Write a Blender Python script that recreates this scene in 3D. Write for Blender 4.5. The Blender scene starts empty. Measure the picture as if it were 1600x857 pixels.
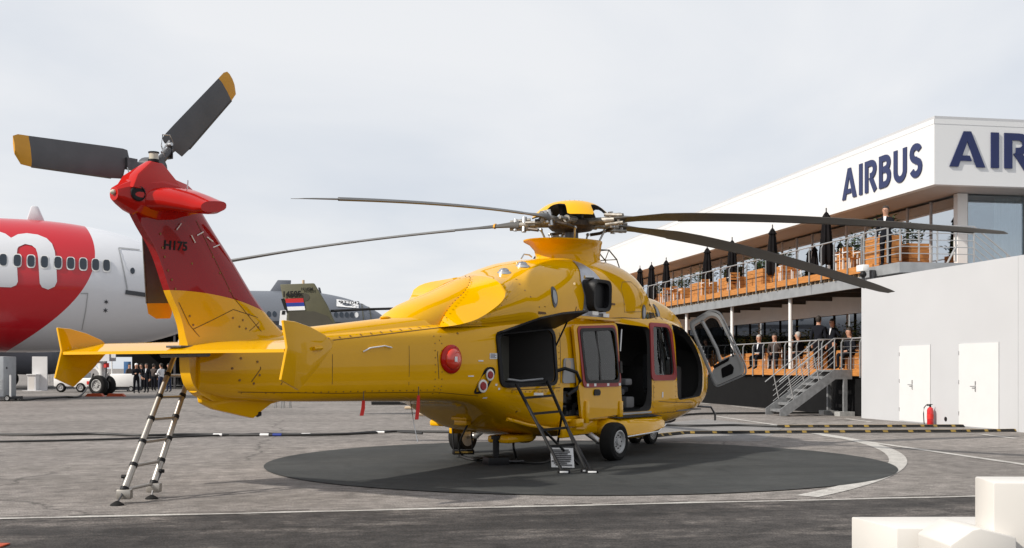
import bpy, bmesh, math, random
import numpy as np
from mathutils import Vector, Matrix
R_ = math.radians
random.seed(7)
SC = bpy.context.scene
COL = SC.collection

# ------------------------------------------------------------------ camera, sky, sun, exposure
FPX, HY, CH = 1750.0, 576.0, 1.5          # focal length in photo pixels, horizon row, eye height
cam_d = bpy.data.cameras.new('camera')
cam_d.sensor_width = 36.0
cam_d.lens = FPX / 1600 * 36
cam_d.shift_y = (HY - 428.5) / 1600
cam_d.clip_start = 0.1
cam_d.clip_end = 6000
cam = bpy.data.objects.new('camera', cam_d)
COL.objects.link(cam)
cam.location = (0, 0, CH)
cam.rotation_euler = (R_(90), 0, 0)
SC.camera = cam

SUN_AZ = math.atan2(-0.46, -0.89)         # where the sun stands, seen from above
SUN_EL = R_(38)
w = bpy.data.worlds.new('World')
SC.world = w
w.use_nodes = True
nt = w.node_tree
nt.nodes.clear()
sky = nt.nodes.new('ShaderNodeTexSky')
sky.sky_type = 'NISHITA'
sky.sun_disc = False
sky.sun_elevation = SUN_EL
sky.sun_rotation = math.pi / 2 - SUN_AZ
sky.dust_density = 2.5
sky.air_density = 1.0
tcw = nt.nodes.new('ShaderNodeTexCoord')
sep = nt.nodes.new('ShaderNodeSeparateXYZ')
nt.links.new(tcw.outputs['Generated'], sep.inputs[0])
# flat cloud layer: project the view direction on a plane overhead
zz = nt.nodes.new('ShaderNodeMath'); zz.operation = 'MAXIMUM'; zz.inputs[1].default_value = 0.0
nt.links.new(sep.outputs[2], zz.inputs[0])
za = nt.nodes.new('ShaderNodeMath'); za.operation = 'ADD'; za.inputs[1].default_value = 0.18
nt.links.new(zz.outputs[0], za.inputs[0])
dv = nt.nodes.new('ShaderNodeVectorMath'); dv.operation = 'DIVIDE'
cz = nt.nodes.new('ShaderNodeCombineXYZ')
for i in range(3): nt.links.new(za.outputs[0], cz.inputs[i])
nt.links.new(tcw.outputs['Generated'], dv.inputs[0]); nt.links.new(cz.outputs[0], dv.inputs[1])
cn = nt.nodes.new('ShaderNodeTexNoise')
cn.inputs['Scale'].default_value = 0.9; cn.inputs['Detail'].default_value = 6; cn.inputs['Roughness'].default_value = 0.5
cn.inputs['Distortion'].default_value = 0.4
mpw = nt.nodes.new('ShaderNodeMapping'); mpw.inputs['Location'].default_value = (3.1, 1.7, 0.0)
nt.links.new(dv.outputs[0], mpw.inputs[0]); nt.links.new(mpw.outputs[0], cn.inputs['Vector'])
cr = nt.nodes.new('ShaderNodeValToRGB')
cr.color_ramp.elements[0].position = 0.34; cr.color_ramp.elements[0].color = (7.3, 7.75, 8.45, 1)
cr.color_ramp.elements[1].position = 0.64; cr.color_ramp.elements[1].color = (9.2, 9.3, 9.5, 1)
nt.links.new(cn.outputs[0], cr.inputs[0])
mxw = nt.nodes.new('ShaderNodeMix'); mxw.data_type = 'RGBA'; mxw.inputs[0].default_value = 0.9
nt.links.new(sky.outputs[0], mxw.inputs[6]); nt.links.new(cr.outputs[0], mxw.inputs[7])
bg = nt.nodes.new('ShaderNodeBackground'); bg.inputs[1].default_value = 0.1
wo = nt.nodes.new('ShaderNodeOutputWorld')
nt.links.new(mxw.outputs[2], bg.inputs[0]); nt.links.new(bg.outputs[0], wo.inputs[0])

sun_d = bpy.data.lights.new('sun', 'SUN')
sun_d.energy = 5.0; sun_d.angle = R_(1.5); sun_d.color = (1.0, 0.94, 0.85)
sun = bpy.data.objects.new('sun', sun_d)
COL.objects.link(sun)
sv = Vector((math.cos(SUN_AZ) * math.cos(SUN_EL), math.sin(SUN_AZ) * math.cos(SUN_EL), math.sin(SUN_EL)))
sun.rotation_euler = sv.to_track_quat('Z', 'Y').to_euler()
sun.location = sv * 60

SC.view_settings.view_transform = 'Standard'
SC.view_settings.look = 'None'
SC.view_settings.exposure = 0.0
SC.view_settings.gamma = 1.0
SC.view_settings.use_curve_mapping = False
SC.cycles.max_bounces = 8

# ------------------------------------------------------------------ materials
MATS = {}
def mat(name, col, rough=0.5, metal=0.0, coat=0.0, var=0.06, vscale=3.0, bump=0.0, bscale=40.0, spec=0.5, dirt=0.0, stretch=(1, 1, 1)):
    m = bpy.data.materials.new(name); m.use_nodes = True
    n = m.node_tree; p = n.nodes['Principled BSDF']
    p.inputs['Roughness'].default_value = rough; p.inputs['Metallic'].default_value = metal
    p.inputs['Specular IOR Level'].default_value = spec
    if coat:
        p.inputs['Coat Weight'].default_value = coat; p.inputs['Coat Roughness'].default_value = 0.03
    tc = n.nodes.new('ShaderNodeTexCoord'); mp = n.nodes.new('ShaderNodeMapping'); mp.inputs['Scale'].default_value = stretch
    n.links.new(tc.outputs['Object'], mp.inputs[0])
    no = n.nodes.new('ShaderNodeTexNoise'); no.inputs['Scale'].default_value = vscale; no.inputs['Detail'].default_value = 5
    n.links.new(mp.outputs[0], no.inputs['Vector'])
    rp = n.nodes.new('ShaderNodeValToRGB')
    rp.color_ramp.elements[0].position = 0.3; rp.color_ramp.elements[1].position = 0.7
    a = tuple(max(0, c * (1 - var * 2 - dirt)) for c in col); b = tuple(min(1, c * (1 + var)) for c in col)
    rp.color_ramp.elements[0].color = (*a, 1); rp.color_ramp.elements[1].color = (*b, 1)
    n.links.new(no.outputs[0], rp.inputs[0]); n.links.new(rp.outputs[0], p.inputs['Base Color'])
    rr = n.nodes.new('ShaderNodeMapRange'); rr.inputs[3].default_value = max(0, rough - 0.06); rr.inputs[4].default_value = min(1, rough + 0.08)
    n.links.new(no.outputs[0], rr.inputs[0]); n.links.new(rr.outputs[0], p.inputs['Roughness'])
    if bump:
        bn = n.nodes.new('ShaderNodeTexNoise'); bn.inputs['Scale'].default_value = bscale; bn.inputs['Detail'].default_value = 4
        n.links.new(mp.outputs[0], bn.inputs['Vector'])
        bu = n.nodes.new('ShaderNodeBump'); bu.inputs['Strength'].default_value = bump; bu.inputs['Distance'].default_value = 0.02
        n.links.new(bn.outputs[0], bu.inputs['Height']); n.links.new(bu.outputs[0], p.inputs['Normal'])
    MATS[name] = m
    return m

def glass(name, tint, mixf=0.35, rough=0.02):
    """tinted glass: part mirror (fresnel), part see-through"""
    m = bpy.data.materials.new(name); m.use_nodes = True
    n = m.node_tree; n.nodes.clear()
    o = n.nodes.new('ShaderNodeOutputMaterial'); mx = n.nodes.new('ShaderNodeMixShader')
    tr = n.nodes.new('ShaderNodeBsdfTransparent'); tr.inputs[0].default_value = (*tint, 1)
    gl = n.nodes.new('ShaderNodeBsdfGlossy'); gl.inputs['Roughness'].default_value = rough; gl.inputs[0].default_value = (.9, .95, 1, 1)
    lw = n.nodes.new('ShaderNodeFresnel'); lw.inputs['IOR'].default_value = 1.5
    ad = n.nodes.new('ShaderNodeMath'); ad.operation = 'ADD'; ad.inputs[1].default_value = mixf; ad.use_clamp = True
    n.links.new(lw.outputs[0], ad.inputs[0]); n.links.new(ad.outputs[0], mx.inputs[0])
    n.links.new(tr.outputs[0], mx.inputs[1]); n.links.new(gl.outputs[0], mx.inputs[2]); n.links.new(mx.outputs[0], o.inputs[0])
    MATS[name] = m
    return m

YEL = (0.70, 0.36, 0.0); RED = (0.27, 0.004, 0.006)
mat('yellow', YEL, 0.5, coat=0.75, var=0.025, vscale=2.0, bump=0.025, bscale=1.3, spec=0.0)
mat('red', (0.43, 0.008, 0.004), 0.5, coat=0.7, var=0.04, vscale=2.0, spec=0.0)
mat('red_frame', (0.27, 0.016, 0.02), 0.4, coat=0.05, spec=0.3)
mat('black', (0.009, 0.009, 0.01), 0.5, spec=0.25)
mat('interior', (0.055, 0.053, 0.052), 0.8)
mat('seat_fabric', (0.09, 0.092, 0.10), 0.85)
mat('interior_grey', (0.12, 0.12, 0.125), 0.6)
mat('panel_grey', (0.33, 0.34, 0.35), 0.45)
mat('rubber', (0.012, 0.012, 0.012), 0.8, var=0.1, spec=0.2)
mat('metal', (0.55, 0.55, 0.55), 0.32, metal=0.9, var=0.08, vscale=8)
mat('dark_metal', (0.10, 0.10, 0.105), 0.4, metal=0.6, var=0.15, vscale=15)
mat('head_metal', (0.30, 0.28, 0.25), 0.45, metal=0.5, var=0.25, vscale=14)
mat('grease', (0.07, 0.05, 0.035), 0.5, metal=0.3, var=0.3, vscale=20)
mat('blade_grey', (0.085, 0.083, 0.08), 0.45, var=0.08, vscale=3)
mat('tail_blade', (0.075, 0.075, 0.08), 0.5, var=0.1, vscale=4)
mat('blade_tip', (0.62, 0.29, 0.01), 0.5)
mat('white_paint', (0.72, 0.72, 0.71), 0.4, var=0.02)
mat('white_decal', (0.75, 0.75, 0.75), 0.5, var=0.02)
mat('panel_line', (0.12, 0.05, 0.0), 0.6)
mat('bay_lining', (0.12, 0.115, 0.095), 0.8, var=0.15, vscale=2)
mat('blade_edge', (0.16, 0.16, 0.16), 0.6, metal=0.2)
mat('rivet', (0.22, 0.10, 0.01), 0.5)
mat('strobe_glass', (0.55, 0.5, 0.4), 0.15, coat=0.5)
mat('red_lamp', (0.65, 0.03, 0.008), 0.12, coat=1.0)
mat('ribbon_red', (0.6, 0.02, 0.015), 0.6)
mat('rim_paint', (0.40, 0.40, 0.40), 0.35, var=0.08, vscale=10)
mat('alu', (0.40, 0.375, 0.34), 0.35, metal=0.75, var=0.05)
mat('door_inner', (0.48, 0.49, 0.49), 0.4, var=0.04)
mat('blue_strap', (0.02, 0.05, 0.25), 0.6)
mat('titanium', (0.42, 0.43, 0.47), 0.3, metal=0.7, var=0.12, vscale=6)
mat('concrete_block', (0.33, 0.33, 0.32), 0.85, var=0.1, vscale=12)
mat('fascia_white', (0.64, 0.645, 0.65), 0.45, var=0.012, vscale=0.4)
mat('wall_white', (0.47, 0.475, 0.49), 0.55, var=0.02, vscale=0.5)
mat('door_white', (0.62, 0.62, 0.62), 0.4, var=0.01)
mat('navy', (0.006, 0.014, 0.078), 0.35, var=0.04)
mat('soffit', (0.42, 0.40, 0.39), 0.5, var=0.05, stretch=(1, 6, 1))
mat('wood', (0.47, 0.185, 0.038), 0.6, var=0.16, vscale=5, stretch=(6, .5, 6), bump=0.2)
mat('wood_box', (0.44, 0.18, 0.04), 0.6, var=0.2, vscale=4, stretch=(1, 1, 7), bump=0.2)
mat('steel_grey', (0.30, 0.31, 0.32), 0.5, metal=0.3, var=0.08)
mat('galvanised', (0.22, 0.225, 0.23), 0.55, metal=0.3, var=0.12, vscale=9)
mat('inox', (0.40, 0.40, 0.40), 0.4, metal=0.5, var=0.05)
mat('plinth_black', (0.009, 0.009, 0.0095), 0.9, var=0.1, spec=0.1)
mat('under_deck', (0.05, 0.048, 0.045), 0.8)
mat('leaf', (0.045, 0.085, 0.022), 0.55, var=0.3, vscale=9)
mat('leaf_dark', (0.025, 0.055, 0.018), 0.5, var=0.3, vscale=9)
mat('parasol', (0.010, 0.009, 0.010), 0.9, var=0.2, spec=0.1)
mat('suit', (0.008, 0.009, 0.014), 0.85, var=0.2, spec=0.15)
mat('suit_brown', (0.05, 0.035, 0.03), 0.8, var=0.2)
mat('jeans', (0.02, 0.03, 0.07), 0.85, var=0.2)
mat('shirt', (0.62, 0.63, 0.66), 0.8)
mat('skin', (0.45, 0.24, 0.16), 0.55)
mat('skin_dark', (0.16, 0.08, 0.05), 0.55)
mat('hair', (0.022, 0.015, 0.011), 0.7)
mat('hair_grey', (0.38, 0.36, 0.34), 0.7)
mat('curtain', (0.62, 0.60, 0.55), 0.9, var=0.1, stretch=(14, 14, .3))
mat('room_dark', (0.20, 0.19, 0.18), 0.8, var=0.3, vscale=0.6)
mat('sofa_white', (0.60, 0.575, 0.54), 0.4, var=0.012, vscale=3)
mat('ext_red', (0.55, 0.012, 0.015), 0.25, coat=0.6)
mat('jet_white', (0.62, 0.63, 0.66), 0.3, coat=0.4, var=0.02, vscale=0.3)
mat('jet_red', (0.56, 0.006, 0.016), 0.3, coat=0.4, var=0.02, vscale=0.3)
mat('jet_grey', (0.12, 0.132, 0.155), 0.45, var=0.05, vscale=0.3)
mat('jet_dark', (0.05, 0.055, 0.065), 0.4, var=0.1, vscale=0.4)
mat('jet_glass', (0.02, 0.03, 0.045), 0.1)
mat('olive', (0.085, 0.08, 0.042), 0.6, var=0.08, vscale=2)
mat('olive_dark', (0.05, 0.045, 0.03), 0.6)
mat('flag_red', (0.5, 0.012, 0.015), 0.5)
mat('flag_blue', (0.01, 0.035, 0.25), 0.5)
mat('orange', (0.45, 0.06, 0.01), 0.6)
mat('banner_blue', (0.02, 0.10, 0.25), 0.6)
mat('cable', (0.012, 0.012, 0.012), 0.55)
mat('ramp_yellow', (0.22, 0.14, 0.02), 0.6, var=0.2, vscale=6)
mat('tan', (0.50, 0.38, 0.25), 0.6)
mat('gse_grey', (0.36, 0.38, 0.40), 0.5)
mat('paint_line', (0.62, 0.60, 0.56), 0.8, var=0.14, vscale=4.0)
mat('tread_black', (0.02, 0.02, 0.02), 0.9, bump=0.4, bscale=120)
glass('cabin_glass', (0.5, 0.52, 0.52), 0.0)
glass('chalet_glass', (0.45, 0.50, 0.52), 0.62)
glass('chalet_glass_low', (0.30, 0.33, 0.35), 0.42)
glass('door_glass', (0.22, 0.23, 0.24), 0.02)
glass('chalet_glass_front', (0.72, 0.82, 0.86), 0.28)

def M(*n): return [MATS[k] for k in n]

# ------------------------------------------------------------------ mesh helpers
class MB:
    def __init__(s): s.v = []; s.f = []; s.m = []
    def add(s, verts, faces, mi=0):
        o = len(s.v); s.v += [tuple(map(float, p)) for p in verts]
        s.f += [tuple(i + o for i in f) for f in faces]; s.m += [mi] * len(faces); return s
    def box(s, a, b, mi=0):
        (x0, y0, z0), (x1, y1, z1) = a, b
        x0, x1 = sorted((x0, x1)); y0, y1 = sorted((y0, y1)); z0, z1 = sorted((z0, z1))
        return s.add([(x0,y0,z0),(x1,y0,z0),(x1,y1,z0),(x0,y1,z0),(x0,y0,z1),(x1,y0,z1),(x1,y1,z1),(x0,y1,z1)],
              [(0,3,2,1),(4,5,6,7),(0,1,5,4),(1,2,6,5),(2,3,7,6),(3,0,4,7)], mi)
    def bbox(s, a, b, r=0.01, mi=0):
        """box with chamfered edges (rounded look)"""
        bm = bmesh.new(); bmesh.ops.create_cube(bm, size=1)
        for q in bm.verts: q.co = Vector([(a[i] + b[i]) / 2 + q.co[i] * abs(b[i] - a[i]) for i in range(3)])
        bmesh.ops.bevel(bm, geom=list(bm.edges), offset=r, segments=2, affect='EDGES', profile=0.5)
        bm.verts.index_update()
        s.add([q.co for q in bm.verts], [[q.index for q in f.verts] for f in bm.faces], mi); bm.free(); return s
    def ring(s, c, ax, r, n, r2=None):
        ax = Vector(ax).normalized(); t = Vector((0, 0, 1)) if abs(ax.z) < .95 else Vector((1, 0, 0))
        e1 = ax.cross(t).normalized(); e2 = ax.cross(e1)
        return [Vector(c) + e1 * (r * math.cos(2 * math.pi * i / n)) + e2 * ((r2 or r) * math.sin(2 * math.pi * i / n)) for i in range(n)]
    def cyl(s, p0, p1, r0, r1=None, n=12, mi=0, cap=True):
        r1 = r0 if r1 is None else r1; ax = Vector(p1) - Vector(p0)
        return s.loft([s.ring(p0, ax, r0, n), s.ring(p1, ax, r1, n)], mi=mi, cap=cap)
    def tube(s, pts, r, n=8, mi=0):
        pts = [Vector(p) for p in pts]; rings = []
        for i, p in enumerate(pts):
            a = pts[max(0, i - 1)]; b = pts[min(len(pts) - 1, i + 1)]
            rings.append(s.ring(p, b - a, r if not hasattr(r, '__len__') else r[i], n))
        return s.loft(rings, mi=mi)
    def loft(s, rings, mi=0, cap=True, closed=True):
        n = len(rings[0]); vs = [p for r in rings for p in r]; fs = []
        for i in range(len(rings) - 1):
            for j in range(n if closed else n - 1):
                k = (j + 1) % n; fs.append((i*n+j, i*n+k, (i+1)*n+k, (i+1)*n+j))
        if cap and closed:
            fs.append(tuple(range(n))[::-1]); fs.append(tuple((len(rings)-1)*n + j for j in range(n)))
        return s.add(vs, fs, mi)
    def lathe(s, prof, c, ax, n=24, mi=0, cap=True):
        ax = Vector(ax).normalized()
        return s.loft([s.ring(Vector(c) + ax * h, ax, max(r, 1e-4), n) for r, h in prof], mi=mi, cap=cap)
    def prism(s, poly, off, mi=0):
        n = len(poly); a = [Vector(p) for p in poly]; b = [p + Vector(off) for p in a]
        return s.add(a + b, [tuple(range(n))[::-1], tuple(range(n, 2*n))] + [(i, (i+1) % n, n + (i+1) % n, n + i) for i in range(n)], mi)
    def ringprism(s, outer, inner, off, mi=0):
        n = len(outer); off = Vector(off)
        a = [Vector(p) for p in outer]; b = [Vector(p) for p in inner]
        vs = a + b + [p + off for p in a] + [p + off for p in b]; fs = []
        for i in range(n):
            j = (i + 1) % n
            fs += [(i, j, n+j, n+i), (2*n+i, 3*n+i, 3*n+j, 2*n+j), (i, 2*n+i, 2*n+j, j), (n+i, n+j, 3*n+j, 3*n+i)]
        return s.add(vs, fs, mi)
    def sphere(s, c, r, n=12, mi=0, sc=(1, 1, 1)):
        rings = []
        for i in range(1, n // 2):
            t = math.pi * i / (n // 2)
            rings.append([(c[0] + sc[0]*r*math.sin(t)*math.cos(2*math.pi*j/n), c[1] + sc[1]*r*math.sin(t)*math.sin(2*math.pi*j/n), c[2] - sc[2]*r*math.cos(t)) for j in range(n)])
        return s.loft(rings, mi=mi)
    def build(s, name, mats, parent=None, angle=35, bevel=0):
        me = bpy.data.meshes.new(name); bm = bmesh.new()
        vs = [bm.verts.new(p) for p in s.v]
        for f, mi in zip(s.f, s.m):
            try:
                fc = bm.faces.new([vs[i] for i in f]); fc.material_index = mi
            except ValueError: pass
        bmesh.ops.recalc_face_normals(bm, faces=bm.faces)
        if bevel:
            bmesh.ops.bevel(bm, geom=[e for e in bm.edges if e.calc_face_angle(0) > R_(40)], offset=bevel, segments=2, affect='EDGES', profile=0.5)
        finish(bm, angle); bm.to_mesh(me); bm.free()
        for m in ([mats] if not isinstance(mats, (list, tuple)) else mats): me.materials.append(MATS[m] if isinstance(m, str) else m)
        o = bpy.data.objects.new(name, me); COL.objects.link(o)
        if parent is not None: o.parent = parent
        return o
def finish(bm, angle=35):
    a = R_(angle)
    for f in bm.faces: f.smooth = True
    for e in bm.edges: e.smooth = not (len(e.link_faces) != 2 or e.calc_face_angle(0) > a)

def tag(o, label=None, cat=None, group=None, kind=None):
    for k, x in (('label', label), ('category', cat), ('group', group), ('kind', kind)):
        if x: o[k] = x
    return o
def thing(name, label, cat, loc=(0, 0, 0), rz=0, group=None):
    o = bpy.data.objects.new(name, None); COL.objects.link(o); o.empty_display_size = 0.2
    o.location = loc; o.rotation_euler = (0, 0, rz)
    return tag(o, label, cat, group)
def copy_tree(o, parent=None):
    c = o.copy(); COL.objects.link(c); c.parent = parent
    for ch in list(o.children): copy_tree(ch, c)
    return c
def rpoly(pts, r=0.1, seg=5):
    """2-D polygon with rounded corners"""
    out = []; n = len(pts)
    for i in range(n):
        p = Vector(pts[i]); a = Vector(pts[i-1]); b = Vector(pts[(i+1) % n])
        rr = r[i] if hasattr(r, '__len__') else r
        rr = min(rr, (a-p).length * .49, (b-p).length * .49)
        s = p + (a-p).normalized() * rr; e = p + (b-p).normalized() * rr
        for k in range(seg + 1):
            t = k / seg; out.append(tuple((1-t)**2 * s + 2*t*(1-t) * p + t*t * e))
    return out
def subdiv_poly(pts, step):
    out = []; n = len(pts)
    for i in range(n):
        a = Vector(pts[i]); b = Vector(pts[(i+1) % n]); k = max(1, int((b-a).length / step))
        out += [tuple(a.lerp(b, j / k)) for j in range(k)]
    return out
def catmull(xs, ys, x):
    """smooth interpolation through (xs, ys), xs ascending (monotone cubic)"""
    xs = np.array(xs, float); ys = np.array(ys, float); h = np.diff(xs); d = np.diff(ys) / h
    m = np.zeros(len(xs)); m[0] = d[0]; m[-1] = d[-1]
    for i in range(1, len(xs) - 1):
        m[i] = 0 if d[i-1] * d[i] <= 0 else 2 * d[i-1] * d[i] / (d[i-1] + d[i])
    x = min(max(x, xs[0]), xs[-1]); i = min(int(np.searchsorted(xs, x, 'right')) - 1, len(h) - 1); t = (x - xs[i]) / h[i]
    return float((2*t**3-3*t**2+1)*ys[i] + (t**3-2*t**2+t)*h[i]*m[i] + (-2*t**3+3*t**2)*ys[i+1] + (t**3-t**2)*h[i]*m[i+1])
def text_mesh(txt, size, name, m, parent, origin, xdir, ydir, depth=0.004, font_off=0.0, align='CENTER'):
    cu = bpy.data.curves.new(name, 'FONT'); cu.body = txt; cu.size = size; cu.align_x = align; cu.align_y = 'CENTER'; cu.extrude = depth; cu.offset = font_off
    ob = bpy.data.objects.new(name, cu); COL.objects.link(ob)
    dg = bpy.context.evaluated_depsgraph_get()
    me = bpy.data.meshes.new_from_object(ob.evaluated_get(dg)); bpy.data.objects.remove(ob); bpy.data.curves.remove(cu)
    X = Vector(xdir).normalized(); Y = Vector(ydir).normalized(); Z = X.cross(Y)
    mx = Matrix((X, Y, Z)).transposed().to_4x4(); mx.translation = Vector(origin)
    me.transform(mx); me.materials.clear(); me.materials.append(MATS[m])
    o = bpy.data.objects.new(name, me); COL.objects.link(o)
    if parent is not None: o.parent = parent
    return o
def gp(px, py):
    """ground point seen at a photo pixel"""
    z = FPX * CH / (py - HY)
    return Vector(((px - 800) / FPX * z, z, 0))
def at(px, py, Z): return Vector(((px - 800) / FPX * Z, Z, CH + (HY - py) / FPX * Z))

# ------------------------------------------------------------------ ground
AX_N = Vector((0.9837, 0.18, 0)); AX_D = Vector((-0.18, 0.9837, 0)); ROT = math.atan2(0.18, 0.9837)

def ground_mat(name, lo, hi, scale, streak=None, bump=0.25, stains=0.35, rough=0.85, cracks=0.0, speck=0.12, mid=0.0, scuff=0.0):
    m = bpy.data.materials.new(name); m.use_nodes = True; n = m.node_tree; p = n.nodes['Principled BSDF']
    p.inputs['Roughness'].default_value = rough; p.inputs['Specular IOR Level'].default_value = 0.3
    tc = n.nodes.new('ShaderNodeTexCoord'); mp = n.nodes.new('ShaderNodeMapping'); mp.inputs['Rotation'].default_value = (0, 0, -ROT)
    n.links.new(tc.outputs['Object'], mp.inputs[0])
    def noise(sc, det, ro, st=(1, 1, 1)):
        m2 = n.nodes.new('ShaderNodeMapping'); m2.inputs['Scale'].default_value = st; n.links.new(mp.outputs[0], m2.inputs[0])
        t = n.nodes.new('ShaderNodeTexNoise'); t.inputs['Scale'].default_value = sc; t.inputs['Detail'].default_value = det; t.inputs['Roughness'].default_value = ro
        n.links.new(m2.outputs[0], t.inputs['Vector']); return t
    def ramp(src, a, b, c0, c1):
        r = n.nodes.new('ShaderNodeValToRGB'); r.color_ramp.elements[0].position = a; r.color_ramp.elements[1].position = b
        r.color_ramp.elements[0].color = (*c0, 1); r.color_ramp.elements[1].color = (*c1, 1); n.links.new(src, r.inputs[0]); return r
    def mul(a, b):
        x = n.nodes.new('ShaderNodeMix'); x.data_type = 'RGBA'; x.blend_type = 'MULTIPLY'; x.inputs[0].default_value = 1
        n.links.new(a, x.inputs[6]); n.links.new(b, x.inputs[7]); return x.outputs[2]
    col = ramp(noise(scale, 8, 0.65).outputs[0], 0.3, 0.72, lo, hi).outputs[0]
    g = 1 - stains
    col = mul(col, ramp(noise(0.22, 4, 0.55).outputs[0], 0.36, 0.6, (g, g, g), (1, 1, 1)).outputs[0])
    # worn streaks, long ones along the taxi direction
    g = 1 - stains * 0.7
    col = mul(col, ramp(noise(1.1, 5, 0.6, (0.16, 1, 1)).outputs[0], 0.34, 0.5, (g, g, g * .99), (1, 1, 1)).outputs[0])
    g = 1 - stains * 0.8
    col = mul(col, ramp(noise(2.6, 3, 0.5, (1, 0.35, 1)).outputs[0], 0.28, 0.40, (g, g, g), (1, 1, 1)).outputs[0])
    if mid:
        g = 1 - mid
        col = mul(col, ramp(noise(9.0, 6, 0.75, (0.55, 1, 1)).outputs[0], 0.36, 0.56, (g, g, g), (1.06, 1.06, 1.06)).outputs[0])
    if scuff:
        g = 1 + scuff
        col = mul(col, ramp(noise(0.9, 8, 0.78, (0.5, 1.3, 1)).outputs[0], 0.51, 0.66, (1, 1, 1), (g, g * .98, g * .95)).outputs[0])
    # aggregate specks
    g = 1 - speck * 2
    col = mul(col, ramp(noise(55, 2, 0.6).outputs[0], 0.35, 0.65, (g, g, g), (1 + speck, 1 + speck, 1 + speck)).outputs[0])
    if cracks:
        vo = n.nodes.new('ShaderNodeTexVoronoi'); vo.feature = 'DISTANCE_TO_EDGE'; vo.inputs['Scale'].default_value = 0.09
        wn = noise(0.7, 5, 0.6); ad = n.nodes.new('ShaderNodeVectorMath'); ad.operation = 'ADD'
        n.links.new(mp.outputs[0], ad.inputs[0]); n.links.new(wn.outputs[1], ad.inputs[1]); n.links.new(ad.outputs[0], vo.inputs['Vector'])
        g = 1 - cracks
        col = mul(col, ramp(vo.outputs['Distance'], 0.0008, 0.003, (g, g, g), (1, 1, 1)).outputs[0])
    n.links.new(col, p.inputs['Base Color'])
    bu = n.nodes.new('ShaderNodeBump'); bu.inputs['Strength'].default_value = bump; bu.inputs['Distance'].default_value = 0.01
    n.links.new(noise(70, 3, 0.6).outputs[0], bu.inputs['Height']); n.links.new(bu.outputs[0], p.inputs['Normal'])
    MATS[name] = m
ground_mat('apron', (0.175, 0.158, 0.146), (0.36, 0.328, 0.305), 3.2, stains=0.24, cracks=0.55, speck=0.28, mid=0.36)
ground_mat('asphalt', (0.042, 0.038, 0.036), (0.108, 0.097, 0.091), 2.2, stains=0.55, bump=0.6, speck=0.3, mid=0.45, scuff=2.4)
ground_mat('mat_grey', (0.034, 0.037, 0.037), (0.052, 0.054, 0.053), 1.2, stains=0.34, bump=0.1, speck=0.08, mid=0.2, scuff=0.3)
ground_mat('worn_paint', (0.36, 0.345, 0.325), (0.56, 0.54, 0.51), 5.0, stains=0.1, mid=0.14)
ground_mat('pale_slab', (0.19, 0.185, 0.182), (0.27, 0.26, 0.255), 1.5, stains=0.2, mid=0.15)

def sheet(name, pts, z, m, kind='structure'):
    o = MB().add([(p[0], p[1], z) for p in pts], [tuple(range(len(pts)))]).build(name, m); o['kind'] = kind; return o
sheet('ground', [(-3000, -300), (3000, -300), (3000, 4500), (-3000, 4500)], 0, 'apron')
# dark asphalt lane in the foreground, up to the worn edge line
E0, E1 = gp(0, 813), gp(1290, 783); ed = (E1 - E0).normalized(); en = Vector((-ed.y, ed.x, 0))
def edge_pt(t, o, j=0): return E0 + ed * t + en * (o + j)
rg = random.Random(3)
far = [edge_pt(-40 + i * 0.12, 0, rg.uniform(-.03, .05) + .03 * math.sin(i * .37)) for i in range(760)]
sheet('road', [(p.x, p.y) for p in far] + [(80, -40), (-80, -40)], 0.004, 'asphalt')
b1 = [edge_pt(-30 + i * 0.4, 0.015, rg.uniform(-.012, .012)) for i in range(110)]
b2 = [edge_pt(-30 + i * 0.4, 0.11, rg.uniform(-.05, .03)) for i in range(110)]
sheet('edge_line', [(p.x, p.y) for p in b1] + [(p.x, p.y) for p in reversed(b2)], 0.008, 'worn_paint')
# joint crack running beside the line
jc = MB()
for i in range(90):
    t = -6 + i * .22
    if rg.random() < .25: continue
    a = edge_pt(t, .22 + rg.uniform(-.03, .03)); b = edge_pt(t + .22, .22 + rg.uniform(-.03, .03)); q = en * rg.uniform(.006, .018)
    jc.add([(p.x, p.y, .0065) for p in (a - q, b - q, b + q, a + q)], [(0, 1, 2, 3)])
tag(jc.build('pavement_joint', 'asphalt'), kind='structure')
# painted ring and lines
def band(name, pts, wd, z=0.006, m='worn_paint'):
    L = []; Rr = []; pts = [Vector((p[0], p[1], 0)) for p in pts]
    for i, p in enumerate(pts):
        d = (pts[min(i+1, len(pts)-1)] - pts[max(i-1, 0)]).normalized(); nn = Vector((-d.y, d.x, 0)) * wd / 2
        L.append(p + nn); Rr.append(p - nn)
    n = len(pts); mb = MB()
    mb.add([(p.x, p.y, z) for p in L + Rr], [(i, i+1, n+i+1, n+i) for i in range(n - 1)])
    return tag(mb.build(name, m), kind='structure')
RC, RR = Vector((-9.3, 23.5)), 16.45
band('painted_ring', [(RC.x + RR * math.cos(R_(a)), RC.y + RR * math.sin(R_(a))) for a in np.linspace(-39.2, 8, 50)], 0.28)
band('painted_line', [gp(1285, 681), gp(1600, 726.5), gp(1720, 750)], 0.17, 0.0075)
for a, b in (((1119, 651), (1235, 668)), ((1143, 634.5), (1194, 641)), ((1322, 655), (1362, 660)), ((1532, 679), (1588, 686)), ((1085, 629), (1108, 632))):
    band('painted_line', [gp(*a), gp(*b)], 0.15, 0.0075)
sheet('pale_concrete', [gp(1100, 655), gp(1225, 668), gp(1190, 690), gp(1020, 690), gp(985, 668)], 0.004, 'pale_slab')
MC, MR = Vector((1.03, 18.08)), 4.92
sheet('landing_mat', [(MC.x + MR * math.cos(2*math.pi*i/120), MC.y + MR * math.sin(2*math.pi*i/120)) for i in range(120)], 0.011, 'mat_grey')

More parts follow.
